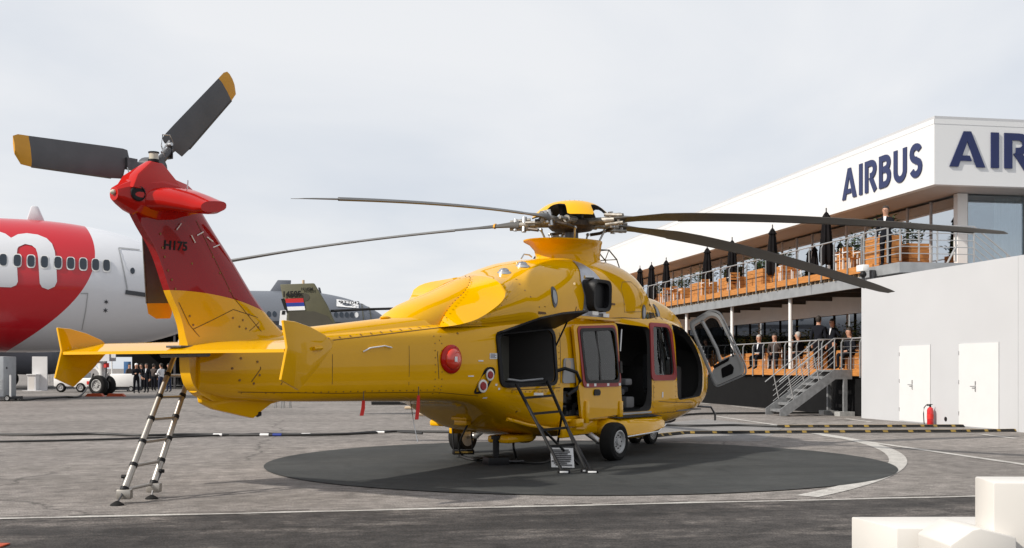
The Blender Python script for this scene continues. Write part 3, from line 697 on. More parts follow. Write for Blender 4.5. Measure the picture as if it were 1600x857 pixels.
for u, z in ((-2.55, 2.36), (-1.75, 2.38), (1.3, 2.66), (-.35, 2.6)):
    MB().prism(cconf(rpoly([(u-.1, z-.02), (u+.1, z-.015), (u+.1, z+.015), (u-.1, z+.02)], .018, 3), .003), hv(0, .006, 0)).build('drain_slot', 'panel_line', heli)
ab = text_mesh('AIRBUS', .17, 'lettering', 'black', heli, hv(1.27, vcowl(1.3, 2.44) + .025, 2.46), (1, .12, .02), (-.12, .25, 1), .003, .002)
MB().prism(cconf([(.99 + .06*math.cos(t), 2.44 + .05*math.sin(t)) for t in np.linspace(0, 2*math.pi, 16, endpoint=False)], .02), hv(0, .003, 0)).build('emblem', 'leaf_dark', heli)
# dome vents on top of the cowling
for u, v in ((-2.66, .36), (-2.2, .40)):
    zb_ = max(2.0, min(2.3, station(u)[2] - .18)); z = zb_ + (cst(u)[1] - zb_) * (1 - (abs(v) / cst(u)[0]) ** cst(u)[2]) ** (1 / cst(u)[2]) + .0
    dv_ = MB().lathe([(.115, -.04), (.11, 0), (.085, .012)], hv(u, v, z), (0, 0, 1), 18).build('dome_vent', 'metal', heli)
    MB().lathe([(.085, .0), (.08, .03), (.055, .055), (.002, .066)], hv(u, v, z), (0, 0, 1), 18).build('dome', 'titanium', dv_)
MB().tube([hv(-1.7, .05, 3.32), hv(-1.62, .05, 3.40), hv(-1.45, .05, 3.40), hv(-1.38, .05, 3.37)], .012).build('tie_down_ring', 'metal', heli)
# engine air intakes: titanium skin patch, deep black mouth with fat lip
for sg in (1, -1):
    H = lambda u, v, z: Vector((u, -v * sg, z))
    tp = [(-1.42, 2.36), (-.62, 2.38), (-.55, 3.0), (-.68, 3.2), (-.86, 3.33), (-1.0, 3.18), (-1.2, 2.95), (-1.24, 2.7)]
    hz_ = [(2.36,-1.42,-.62),(2.5,-1.34,-.60),(2.7,-1.27,-.57),(2.95,-1.23,-.56),(3.03,-1.16,-.58),(3.12,-1.07,-.63),(3.2,-1.0,-.69),(3.27,-.93,-.75),(3.32,-.87,-.82)]; hr = []
    for z, a_, b_ in hz_: hr.append([H(u, vcowl(u, z) + .012, z + (.01 if z > 2.9 else 0)) for u in np.linspace(a_, b_, 7)])
    MB().loft(hr, cap=False, closed=False).build('heat_shield', 'titanium', heli, 60)
    mo = rpoly([(-1.26, 2.44), (-.64, 2.44), (-.61, 2.98), (-1.22, 2.98)], .15, 6); mi_ = rpoly([(-1.17, 2.50), (-.70, 2.50), (-.68, 2.92), (-1.15, 2.92)], .13, 6)
    im = MB(); n_ = len(mo)
    im.loft([[H(u, .80, z) for u, z in mo], [H(u + .0, 1.12, z) for u, z in mo], [H(-.9 + (u + .9)*.96, 1.17, 2.71 + (z - 2.71)*.96) for u, z in mo], [H(u, 1.15, z) for u, z in mi_], [H(u, 1.06, z) for u, z in mi_]], cap=False)
    im.add([H(u, 1.06, z) for u, z in mi_], [tuple(range(n_))])
    io = im.build('engine_intake', 'black', heli, 50)
    MB().box(H(-1.2, 1.0, 2.38), H(-1.0, 1.12, 2.44)).box(H(-.8, 1.02, 2.36), H(-.6, 1.1, 2.42)).cyl(H(-1.25, 1.0, 3.0), H(-1.1, 1.08, 3.0), .03).build('hinge_fitting', 'metal', io)
# ---- mast fairing (flared collar)
mf = MB(); prof = [(3.20,.86,.62,-.12),(3.32,.76,.54,-.12),(3.46,.71,.51,-.12),(3.58,.73,.53,-.13),(3.67,.82,.57,-.18),(3.715,.96,.62,-.22),(3.735,.97,.62,-.22),(3.68,.74,.52,-.16),(3.46,.6,.44,-.12)]
mr = []
for z, a, b, c in prof:
    mr.append([hv(c + (a if math.cos(t) < 0 else min(a, .76)) * math.cos(t), b * math.sin(t), z + (.02 * math.cos(t))) for t in np.linspace(0, 2*math.pi, 40, endpoint=False)])
mf.loft(mr, cap=False); mf.add(mr[-1], [tuple(range(40))], 0); mf.build('mast_fairing', 'yellow', heli, 50)
MB().tube([hv(-.35, .44, 3.40), hv(-.25, .455, 3.52), hv(-.05, .47, 3.62), hv(.1, .47, 3.68)], .008).build('fairing_seam', 'panel_line', heli)
# wire cage in front of the mast on the roof
wc = MB()
for v in (-.35, -.1, .15):
    wc.tube([hv(.62, v, 3.45), hv(.8, v, 3.68), hv(1.1, v, 3.70), hv(1.4, v, 3.55), hv(1.62, v, 3.25), hv(1.7, v, 3.0)], .013, 6)
for u, z in ((.8, 3.68), (1.1, 3.70), (1.4, 3.55), (1.62, 3.25)): wc.tube([hv(u, -.36, z), hv(u, .16, z)], .011, 6)
wc.tube([hv(.8, .15, 3.68), hv(1.1, -.1, 3.70)], .009, 6); wc.tube([hv(1.1, .15, 3.70), hv(1.4, -.1, 3.55)], .009, 6)
wc.build('roof_guard', 'dark_metal', heli)

# ---- sponsons, gear, belly
def sponson(sg):
    H = lambda u, v, z: Vector((u, -v * sg, z)); mb = MB()
    SS = [(-.98, 1.18, .42, .62), (-.8, 1.42, .33, .66), (.0, 1.46, .31, .66), (.8, 1.44, .40, .66), (1.05, 1.32, .48, .64), (1.16, 1.16, .54, .6)]
    rg_ = [[H(u, .85, zb), H(u, v - .1, zb), H(u, v, zb + .06), H(u, v, zt - .1), H(u, v - .06, zt - .03), H(u, .9, zt + .05), H(u, .85, zt + .05)] for u, v, zb, zt in SS]
    mb.loft(rg_); s0 = mb.build('sponson', 'yellow', heli, 45)
    MB().add([H(-.78, 1.385, .672), H(.9, 1.37, .66), H(.95, 1.1, .682), H(-.78, 1.05, .695)], [(0, 1, 2, 3)]).build('step_tread', 'tread_black', s0)
    MB().tube([H(-.8, 1.475, .36), H(.5, 1.475, .40), H(1.0, 1.37, .50)], .012, 6).build('step_edge', 'white_decal', s0)
    MB().bbox(H(-1.9, .9, .42), H(-1.0, 1.12, .66), .05).build('wheel_bay_wall', 'yellow', heli)
    MB().bbox(H(-2.15, 1.02, .40), H(-1.8, 1.12, .68), .03).build('wheel_bay_door', 'yellow', heli)
    g = MB().cyl(H(-1.25, .75, .62), H(-1.2, 1.26, .30), .055, .05).cyl(H(-1.2, 1.2, .31), H(-1.2, 1.62, .31), .05).build('gear_leg', 'metal', heli)
for sg in (1, -1): sponson(sg)
def wheel(c, ax, r, wd, parent, name='wheel', n=32):
    ax = Vector(ax).normalized(); c = Vector(c)
    wt = MB().lathe([(r*.58, -wd*.42), (r*.80, -wd*.5), (r*.95, -wd*.40), (r, -wd*.18), (r, wd*.18), (r*.95, wd*.40), (r*.80, wd*.5), (r*.58, wd*.42)], c, ax, n, cap=False).build(name, 'rubber', parent)
    ri = MB().lathe([(r*.6, -wd*.44), (r*.60, wd*.44), (r*.54, wd*.46), (r*.47, wd*.30), (r*.2, wd*.27), (r*.17, wd*.40), (.002, wd*.41)], c, ax, n).build('rim', 'rim_paint', wt)
    bo = MB(); e1 = ax.cross(Vector((0, 0, 1))).normalized(); e2 = ax.cross(e1)
    for k in range(8): 
        q = c + (e1 * math.cos(k*math.pi/4) + e2 * math.sin(k*math.pi/4)) * r * .33 + ax * wd * .28; bo.cyl(q, q + ax * wd * .08, r * .04, n=6)
    bo.build('wheel_bolt', 'dark_metal', wt); return wt
wheel(hv(-1.2, 1.52, .315), hv(0, 1, 0), .315, .25, heli); wheel(hv(-1.2, -1.52, .315), hv(0, -1, 0), .315, .25, heli)
ng = MB().cyl(hv(2.7, 0, .7), hv(2.75, 0, .24), .06).cyl(hv(2.75, -.2, .23), hv(2.75, .2, .23), .035).build('nose_gear_leg', 'metal', heli)
wheel(hv(2.75, .17, .235), hv(0, 1, 0), .235, .15, heli); wheel(hv(2.75, -.17, .235), hv(0, -1, 0), .235, .15, heli)
bl = MB(); bl.sphere(hv(-1.9, .25, .40), .24, 16, sc=(1.0, .7, .5)).bbox(hv(-2.9, .2, .34), hv(-2.2, .62, .46), .04); bl.build('belly_fairing', 'yellow', heli)
MB().tube([hv(-3.3, .86, .74), hv(-2.9, .96, .64), hv(-2.4, 1.06, .56), hv(-1.5, 1.12, .52)], .03, 8).build('side_strake', 'yellow', heli)
MB().bbox(hv(-3.3, -.2, .70), hv(-3.05, .1, .76), .015).bbox(hv(-3.25, -.18, .62), hv(-3.12, .06, .70), .01).build('lashing_point', 'yellow', heli)
MB().bbox(hv(-2.75, -1.06, .56), hv(-2.4, -.72, .66), .03).build('side_strake_end', 'yellow', heli)
MB().tube([hv(4.1, .55, .72), hv(4.35, .75, .70), hv(4.45, .8, .55), hv(4.45, .8, .42)], .022, 8).build('pitot_tube', 'dark_metal', heli)
MB().loft([[hv(3.0 + .5*k, .25 * math.cos(t) , .46 - .0*k + .09*math.sin(t)) for t in np.linspace(0, 2*math.pi, 12, endpoint=False)] for k in (0, .5, 1, 1.5)]).build('search_lamp', 'black', heli)
MB().tube([hv(-4.9, .3, 1.04), hv(-5.2, .6, .75), hv(-5.3, .75, .5)], .006, 6).build('wire_antenna', 'metal', heli)

# ---- fin, tail boom end, stabiliser
def two_tone():
    m = MATS['yellow'].copy(); m.name = 'fin_paint'; n = m.node_tree; p = n.nodes['Principled BSDF']; src = p.inputs['Base Color'].links[0].from_socket
    tc = n.nodes.new('ShaderNodeTexCoord'); sx = n.nodes.new('ShaderNodeSeparateXYZ'); n.links.new(tc.outputs['Object'], sx.inputs[0])
    # boundary z = 2.375 - 0.10*(u+8.75)^2 (falls towards the leading edge)
    a = n.nodes.new('ShaderNodeMath'); a.operation = 'ADD'; a.inputs[1].default_value = 8.75; n.links.new(sx.outputs[0], a.inputs[0])
    b = n.nodes.new('ShaderNodeMath'); b.operation = 'MULTIPLY'; n.links.new(a.outputs[0], b.inputs[0]); n.links.new(a.outputs[0], b.inputs[1])
    c = n.nodes.new('ShaderNodeMath'); c.operation = 'MULTIPLY_ADD'; c.inputs[1].default_value = 0.11; n.links.new(b.outputs[0], c.inputs[0]); n.links.new(sx.outputs[2], c.inputs[2])
    g = n.nodes.new('ShaderNodeMath'); g.operation = 'GREATER_THAN'; g.inputs[1].default_value = 2.385; n.links.new(c.outputs[0], g.inputs[0])
    mx = n.nodes.new('ShaderNodeMix'); mx.data_type = 'RGBA'; n.links.new(g.outputs[0], mx.inputs[0]); n.links.new(src, mx.inputs[6]); mx.inputs[7].default_value = (*RED, 1)
    n.links.new(mx.outputs[2], p.inputs['Base Color']); MATS['fin_paint'] = m
two_tone()
FZ = [(1.12,-7.6,-8.28,.05),(1.18,-7.3,-8.42,.09),(1.32,-7.0,-8.57,.13),(1.5,-6.95,-8.62,.14),(1.72,-6.95,-8.63,.14),(1.88,-6.98,-8.66,.13),(1.97,-7.10,-8.68,.12),(2.13,-7.31,-8.74,.12),(2.33,-7.53,-8.85,.12),(2.81,-7.94,-9.06,.115),(3.1,-8.2,-9.27,.115),(3.34,-8.40,-9.42,.11)]
def fin_sec(z, le, te, th):
    c = le - te; tt = .055 if z > 1.9 else .055 + .03 * min(1, (1.9 - z) / .2)
    hf = [(0, 0), (.03, .40), (.10, .70), (.25, .96), (.42, 1.0), (.7, .85), (.96, tt/th*.98), (1.0, tt/th)]
    up = [hv(le - c*x, th*y, z) for x, y in hf]; dn = [hv(le - c*x, -th*y, z) for x, y in reversed(hf[1:])]
    return up + dn
fz_f = []
for z in sorted(set(list(np.linspace(1.12, 3.34, 34)))):
    k = [catmull([f_[0] for f_ in FZ], [f_[j] for f_ in FZ], z) for j in (1, 2, 3)]; fz_f.append(fin_sec(z, *k))
fino = MB().loft(fz_f).build('tail_fin', 'fin_paint', heli, 40); fino['label'] = 'swept tail fin, red above and yellow below'
def fin_v(u, z):
    le, te, th = [catmull([f_[0] for f_ in FZ], [f_[j] for f_ in FZ], z) for j in (1, 2, 3)]; x = (le - u) / (le - te)
    return th * float(np.interp(x, [0, .03, .10, .25, .42, .7, .96, 1], [0, .4, .7, .96, 1, .85, .055/th, .055/th]))
h_ = text_mesh('H175', .138, 'lettering', 'black', heli, hv(-8.82, .126, 2.88), (1, 0, .012), (0, 0, 1), .004, .004)
for v_ in h_.data.vertices: v_.co.y = -(fin_v(v_.co.x, v_.co.z) + .002 + (.003 if v_.co.y < -.126 else 0))
fl = MB()
def fline(pts, wd=.008):
    for a, b in zip(pts, pts[1:]):
        a, b = Vector(a), Vector(b); d = (b-a).normalized(); q = Vector((-d.y, d.x)) * wd/2; k = max(1, int((b-a).length / .1))
        for j in range(k):
            P = [a.lerp(b, j/k) - q, a.lerp(b, (j+1)/k) - q, a.lerp(b, (j+1)/k) + q, a.lerp(b, j/k) + q]
            fl.add([hv(p.x, fin_v(p.x, p.y) + .003, p.y) for p in P], [(0, 1, 2, 3)])
fline([(-8.55, 3.2), (-8.0, 2.35), (-7.55, 1.95)]); fline([(-8.55, 1.95), (-8.0, 2.2), (-7.6, 2.12)]); fline([(-8.75, 2.25), (-8.6, 2.0), (-8.45, 1.85)]); fline([(-7.75, 1.95), (-7.6, 2.05), (-7.5, 2.2)])
fl.build('panel_line', 'panel_line', fino)
fr = MB(); rr = random.Random(9)
for u, z in ((-8.9,2.6),(-8.85,2.5),(-8.8,2.4),(-8.95,2.75),(-8.98,2.85),(-9.02,3.0),(-8.6,2.1),(-8.55,2.0),(-7.9,2.0),(-7.85,2.08),(-7.8,1.98),(-7.75,2.15),(-8.0,2.1),(-7.6,2.0),(-8.3,2.8),(-8.2,2.62),(-8.05,2.42),(-8.6,2.7)):
    fr.prism([hv(u + .014*math.cos(k*1.047), fin_v(u, z) + .001, z + .014*math.sin(k*1.047)) for k in range(6)], hv(0, .004, 0))
tag(fr.build('rivet', 'rivet', fino), kind='stuff')
MB().prism([hv(u, .04, z) for u, z in ((-8.42,1.2),(-8.40,1.10),(-8.22,1.02),(-7.60,.89),(-7.45,.98),(-7.3,1.06),(-7.05,1.10),(-7.05,1.2))], hv(0, -.08, 0)).build('ventral_fin', 'yellow', heli, bevel=.015)
MB().lathe([(.03, 0), (.05, .02), (.05, .06), (.002, .08)], hv(-7.5, 0, .98), (0, 0, -1), 12).build('tail_bumper', 'black', heli)
# stabiliser: nose-up, symmetric section
def stab_ring(v, c=1.0):
    le, te = -8.10, -8.86; pr_ = [(0, 0), (.04, .5), (.15, .9), (.35, 1), (.7, .7), (1, .35)]; th = .05
    f = lambda x, y: hv(le + (te - le) * x, v, 1.79 - .105 * x + th * y)
    return [f(x, y) for x, y in pr_] + [f(x, -y) for x, y in reversed(pr_[1:])]
sto = MB().loft([stab_ring(v) for v in (-1.96, -1.0, -.2, .2, 1.0, 1.84)]).build('stabiliser', 'yellow', heli, 40)
def endplate(v, pts, side):
    ep = MB().prism([hv(u, v - .02, z) for u, z in pts], hv(0, .04, 0)).build('end_plate', 'yellow', heli, bevel=.012); return ep
EPS = [(-8.93, 2.0), (-8.87, 1.72), (-8.96, 1.38), (-8.70, 1.27), (-8.42, 1.50), (-8.20, 1.72), (-8.20, 1.78), (-8.30, 1.86), (-8.52, 1.94), (-8.75, 1.99)]
endplate(1.86, [(u + .02, z) for u, z in EPS], 1); endplate(-1.98, EPS, -1)
MB().tube([hv(-8.35, 1.885, 1.72), hv(-8.48, 1.895, 1.71)], .022, 8).build('end_plate_fitting', 'yellow', heli)
MB().cyl(hv(-8.66, -.35, 1.655), hv(-8.66, .45, 1.66), .03).bbox(hv(-8.78, -.13, 1.735), hv(-8.6, .13, 1.76), .005).build('stabiliser_fitting', 'dark_metal', heli)
# ---- tail gearbox fairing (red), strobe, tail lamp, cooling scoop
GB = [(-9.57,3.31,3.46,.07),(-9.51,3.27,3.50,.10),(-9.40,3.21,3.56,.14),(-9.23,3.15,3.64,.17),(-9.05,3.12,3.68,.18),(-8.85,3.14,3.66,.18),(-8.65,3.18,3.62,.15),(-8.50,3.22,3.54,.10),(-8.42,3.28,3.44,.05)]
gb = MB().loft([sec(u, wd * 1.04, zb, zt, 2.3, 12) for u, zb, zt, wd in GB]).build('tail_gearbox_fairing', 'red', heli, 24, bevel=.0)
# pyramid under the strobe
py = MB(); py.loft([[hv(u, v, z) for u, v in q] for z, q in ((3.45, ((-9.46,.17),(-8.72,.17),(-8.72,-.18),(-9.46,-.18))), (3.62, ((-9.36,.13),(-8.84,.14),(-8.84,-.15),(-9.36,-.15))), (3.80, ((-9.13,.065),(-8.97,.065),(-8.97,-.065),(-9.13,-.065))))])
py.build('fairing_crown', 'red', heli, 25, bevel=.03)
st = MB().lathe([(.062, 0), (.062, .03)], hv(-9.05, 0, 3.80), (0, 0, 1), 18).lathe([(.06, .10), (.06, .115)], hv(-9.05, 0, 3.80), (0, 0, 1), 18).build('strobe_lamp', 'black', heli)
MB().lathe([(.052, .03), (.052, .10)], hv(-9.05, 0, 3.80), (0, 0, 1), 18).build('strobe_lens', 'strobe_glass', st)
MB().lathe([(.03, 0), (.03, .03), (.015, .05), (.002, .055)], hv(-9.56, .0, 3.40), (-1, 0, 0), 12).build('tail_lamp', 'strobe_glass', heli)
MB().lathe([(.085, -.02), (.085, .008), (.075, .012), (.07, -.0), (.002, -.005)], hv(-9.37, .150, 3.40), hv(-.12, 1, 0), 20).build('round_vent', 'black', heli)
sc2 = MB(); rg_ = []
for v, u0, u1, z0, z1 in ((.10,-9.32,-8.62,3.24,3.52),(.3,-9.22,-8.60,3.24,3.50),(.48,-9.10,-8.60,3.22,3.43),(.62,-9.02,-8.60,3.20,3.37),(.70,-8.98,-8.62,3.22,3.34)):
    cu_, hu, czz, hz = (u0+u1)/2, (u1-u0)/2, (z0+z1)/2, (z1-z0)/2
    rg_.append([hv(cu_ + hu*math.copysign(abs(math.cos(t))**.75, math.cos(t)), v, czz + hz*math.copysign(abs(math.sin(t))**.75, math.sin(t)) + .03*math.cos(t)) for t in np.linspace(0, 2*math.pi, 24, endpoint=False)])
sc2.loft(rg_).build('cooling_scoop', 'red', heli, 50)
wl = MB(); rr = random.Random(4)
for u, z, a in ((-8.5,3.05,.5),(-8.35,3.0,-.5),(-8.6,2.98,2.2),(-8.25,2.93,.4),(-8.72,3.58,1.5),(-8.66,3.45,.2),(-8.8,3.1,.9)):
    q = .05; v_ = fin_v(u, min(z, 3.3)) + .012 if z < 3.3 else .17
    wl.tube([hv(u - q*math.cos(a), v_, z - q*math.sin(a)), hv(u + q*math.cos(a), v_ + .004, z + q*math.sin(a))], .007, 6)
wl.build('locking_wire', 'white_decal', heli)

# ---- tail rotor
TU, TV, TZ = -8.70, -.45, 3.83
tr = MB(); tr.cyl(hv(TU - .1, -.1, TZ - .25), hv(TU, TV - .1, TZ), .075, .06, 16).cyl(hv(TU, TV - .12, TZ), hv(TU, TV + .1, TZ), .14, .12, 18).lathe([(.1, 0), (.08, .08), (.02, .1)], hv(TU, TV - .12, TZ), hv(0, -1, 0), 16)
tro = tr.build('tail_rotor_hub', 'dark_metal', heli)
TBP = [(.34, -.17, .05), (.40, -.18, .06), (.44, -.18, .17), (.60, -.18, .18), (1.57, -.165, .165), (1.69, -.165, .15), (1.75, -.14, .05)]
for k, ang in enumerate((182, 46.5, 273)):
    ca, sa = math.cos(R_(ang)), math.sin(R_(ang))
    def tb(r, c, w_): return hv(TU + ca*r - sa*c, TV + w_ + .10*c, TZ + sa*r + ca*c)
    flip = -1 if k != 0 else 1
    mb = MB(); rgs = []
    for r, a, b in TBP:
        a, b = (a, b) if flip == 1 else (-b, -a); th = .018
        rgs.append([tb(r, a, 0), tb(r, a*.6 + b*.4, th), tb(r, a*.2 + b*.8, th), tb(r, b, 0), tb(r, a*.2 + b*.8, -th*.5), tb(r, a*.6 + b*.4, -th*.5)])
    inb = [i for i, t in enumerate(TBP) if t[0] <= 1.58]
    mb.loft([rgs[i] for i in inb]); bo = mb.build('tail_rotor_blade', 'tail_blade', heli, 30)
    MB().loft([rgs[i] for i in range(inb[-1], len(TBP))]).build('blade_tip', 'blade_tip', bo, 30)
    e = MB()
    e.loft([[tb(r, (b if flip == 1 else -b) - .012*flip, .004), tb(r, (b if flip == 1 else -b) + .006*flip, .008), tb(r, (b if flip == 1 else -b) + .006*flip, -.008)] for r, a, b in TBP[3:5]]); e.build('leading_edge', 'grease', bo)
    MB().cyl(tb(.05, 0, .0), tb(.34, 0, 0), .055, .045).box(tb(.26, -.07, -.03), tb(.40, .05, .05)).build('blade_grip', 'dark_metal', tro)
    MB().cyl(tb(.12, .12, .14), tb(.36, .11, .06), .012).cyl(tb(.3, .1, .05), tb(.3, .1, .15), .02).build('pitch_link', 'metal', tro)
    MB().tube([tb(.16, .02, .08), tb(.2, .16, .1), tb(.3, .24, .1), tb(.40, .16, .08), tb(.40, .04, .05)], .007, 6).build('bonding_wire', 'metal', tro)

# ---- main rotor head
HZ = 4.09
hd = MB(); hd.cyl(hv(0, 0, 3.4), hv(0, 0, 4.0), .13, .12, 20).lathe([(.16, 3.55), (.38, 3.62), (.40, 3.68), (.30, 3.72), (.15, 3.74)], (0, 0, 0), (0, 0, 1), 24)
hdo = hd.build('rotor_mast', 'dark_metal', heli)
hb_ = MB(); hb_.lathe([(.12, 3.92), (.36, 3.96), (.42, 4.02), (.42, 4.10), (.3, 4.15), (.15, 4.17)], (0, 0, 0), (0, 0, 1), 25); hbo = hb_.build('rotor_hub', 'grease', heli)
BL = [(25, 3.06), (97, 3.12), (169, 3.40), (241, 3.55), (320.5, 3.34)]
PF = [(.95, .07, .07, .085), (1.1, .085, .085, .07), (1.35, .11, .10, .045), (1.7, .17, .15, .03), (2.1, .25, .19, .027), (2.6, .27, .195, .026), (4.5, .27, .195, .024), (6.2, .265, .19, .02), (6.9, .25, .175, .016), (7.25, .22, .11, .012), (7.4, .19, .01, .008)]
for wa, tz in BL:
    a = R_(wa) - PHI; er = Vector((math.cos(a), math.sin(a), 0)); et = Vector((-math.sin(a), math.cos(a), 0))   # et: leading side (turns clockwise from below, doesn't matter at rest)
    def bz(r): return HZ - (HZ - tz) * max(0, (r - .5) / 6.9) ** 1.55
    def bp_(r, c, t):
        tw = R_(13 - 9 * (r / 7.4)); return er * r + et * (c * math.cos(tw) - t*math.sin(tw)) + Vector((0, 0, bz(r) - c * math.sin(tw) + t))
    rgs = []
    rl = sorted(set([p[0] for p in PF] + list(np.linspace(2.1, 6.9, 20))))
    for r in rl:
        A, B, t = [float(np.interp(r, [p[0] for p in PF], [p[k] for p in PF])) for k in (1, 2, 3)]
        rgs.append([bp_(r, B, 0), bp_(r, B*.8, t*.8), bp_(r, B*.35, t), bp_(r, -A*.4, t*.55), bp_(r, -A, .004), bp_(r, -A, -.002), bp_(r, -A*.4, -t*.2), bp_(r, B*.35, -t*.55), bp_(r, B*.8, -t*.5)])
    bl_ = MB().loft(rgs).build('main_rotor_blade', 'blade_grey', heli, 40)
    MB().loft([[bp_(r, float(np.interp(r, [p[0] for p in PF], [p[2] for p in PF])) + dx, dz) for dx, dz in ((.006, 0), (-.03, .028), (-.05, .0), (-.03, -.02))] for r in rl if 1.9 < r < 6.95]).build('leading_edge', 'blade_edge', bl_)
    if wa == 169: MB().loft([[bp_(r, *q) for q in ((.125, 0), (.10, .05), (0, .06), (-.10, .04), (-.13, 0), (0, -.04))] for r in (1.38, 1.41)]).build('root_band', 'blade_tip', bl_)
    # grip, damper, fork, pitch link
    ar = MB(); ar.cyl(bp_(.18, .0, 0), bp_(.95, .0, 0), .07, .055, 12).box((0, 0, 0), (0, 0, 0))
    ar.cyl(bp_(.75, -.02, .085), bp_(1.12, -.02, .06), .035).cyl(bp_(.75, -.02, -.085), bp_(1.12, -.02, -.06), .035).build('blade_sleeve', 'head_metal', heli)
    MB().cyl(bp_(.86, 0, -.13), bp_(.86, 0, .14), .045, n=14).cyl(bp_(1.02, 0, -.10), bp_(1.02, 0, .11), .04, n=14).build('blade_pin', 'metal', heli)
    MB().cyl(bp_(.28, .22, .06), bp_(.62, .22, .05), .065, .065, 16).cyl(bp_(.62, .22, .05), bp_(.80, .18, .05), .03).cyl(bp_(.15, .2, .06), bp_(.28, .22, .06), .035).build('lag_damper', 'head_metal', heli)
    MB().tube([bp_(.78, .05, -.06), bp_(.72, .24, -.06), bp_(.55, .30, -.08)], .03).build('pitch_horn', 'grease', heli)
    q = bp_(.5, .30, -.08); MB().cyl(q, (q.x * .75, q.y * .75, 3.66), .018).sphere(q, .035, 10).build('pitch_link', 'metal', heli)
# beanie: yellow cap with a scallop above each blade
cap = MB(); NT = 100; rs = [.001, .12, .25, .36, .45, .55, .65, .73]
def capz(r): return 4.48 - .02*(r/.3)**2 - .20*(max(0, r - .25)/.48)**2.2
angs = [R_(b[0]) - PHI for b in BL]
def near_blade(t): return min(abs((t - a + math.pi) % (2*math.pi) - math.pi) for a in angs)
def capr(t, r):
    d = near_blade(t); lim = .73 if d > .36 else (.52 + .21 * max(0, (d - .26) / .10) if d > .26 else .49 + .03*(d/.26)); return min(r, lim)
rows = []
for r in rs: rows.append([(capr(t, r)*math.cos(t), capr(t, r)*math.sin(t), capz(capr(t, r))) for t in np.linspace(0, 2*math.pi, NT, endpoint=False)])
rows_in = [[(x*.985, y*.985, z - .022) for x, y, z in r_] for r_ in rows]
cap.loft(rows, cap=False); cpo = cap.build('rotor_cap', 'yellow', heli, 50)
MB().loft([rows[-1], rows_in[-1]], cap=False).loft(rows_in, cap=False).build('cap_lining', 'black', cpo, 50)
cs = MB()
for k in range(16):
    t = 2*math.pi*k/16; cs.sphere((.22*math.cos(t), .22*math.sin(t), 4.47), .012, 6)
cs.build('cap_bolt', 'metal', cpo)
MB().cyl((0, 0, 4.1), (0, 0, 4.44), .2, .24, 18).build('cap_support', 'black', heli)

# ------------------------------------------------------------------ exhibition chalet  (s into the building, t along the facade away from the camera)
def W(s, t, z=0.0): p = AX_N * s + AX_D * t; return Vector((p.x, p.y, z))
def tx_(px, s):
    """t of the point of plane s that stands in photo column px"""
    k = (px - 800) / FPX; Z = s / (k * AX_N.x + AX_N.y); return AX_D.x * k * Z + AX_D.y * Z
def zs(px, py, s):
    k = (px - 800) / FPX; Z = s / (k * AX_N.x + AX_N.y); return CH + (HY - py) / FPX * Z
S_DECK, S_FAS, S_GL, S_LOW = 16.9, 18.6, 20.4, 19.7
T_C = tx_(1460, S_FAS); T_END = 82.0
Z_LO, Z_UP, Z_FB, Z_FT = 1.46, 4.62, 7.05, 9.0
chalet = thing('chalet_building', 'long two-storey white exhibition chalet with glass walls and timber terraces', 'building', W(S_FAS, T_C), ROT)
def L(s, t, z): return (s - S_FAS, t - T_C, z)       # local of the chalet
# fascia panels, both faces, and roof
MB().box(L(S_FAS, T_C, Z_FB), L(S_FAS + .25, T_END, Z_FT)).build('fascia', 'fascia_white', chalet)
MB().box(L(S_FAS + .25, T_C, Z_FB), L(S_FAS + 30, T_C + .25, Z_FT)).build('fascia', 'fascia_white', chalet)
MB().box(L(S_FAS + .02, T_C + .02, Z_FT), L(S_FAS + 30, T_END, Z_FT + .12)).build('roof', 'wall_white', chalet)
MB().box(L(S_FAS - .008, T_C - .008, Z_FT - .12), L(S_FAS - .001, T_END, Z_FT + .03)).box(L(S_FAS - .008, T_C - .008, Z_FT - .12), L(S_FAS + 30, T_C - .001, Z_FT + .03)).build('roof_trim', 'fascia_white', chalet)
MB().box(L(S_FAS + .25, T_C + .25, Z_FB + .02), L(S_FAS + 30, T_END, Z_FB + .08)).build('soffit', 'soffit', chalet)
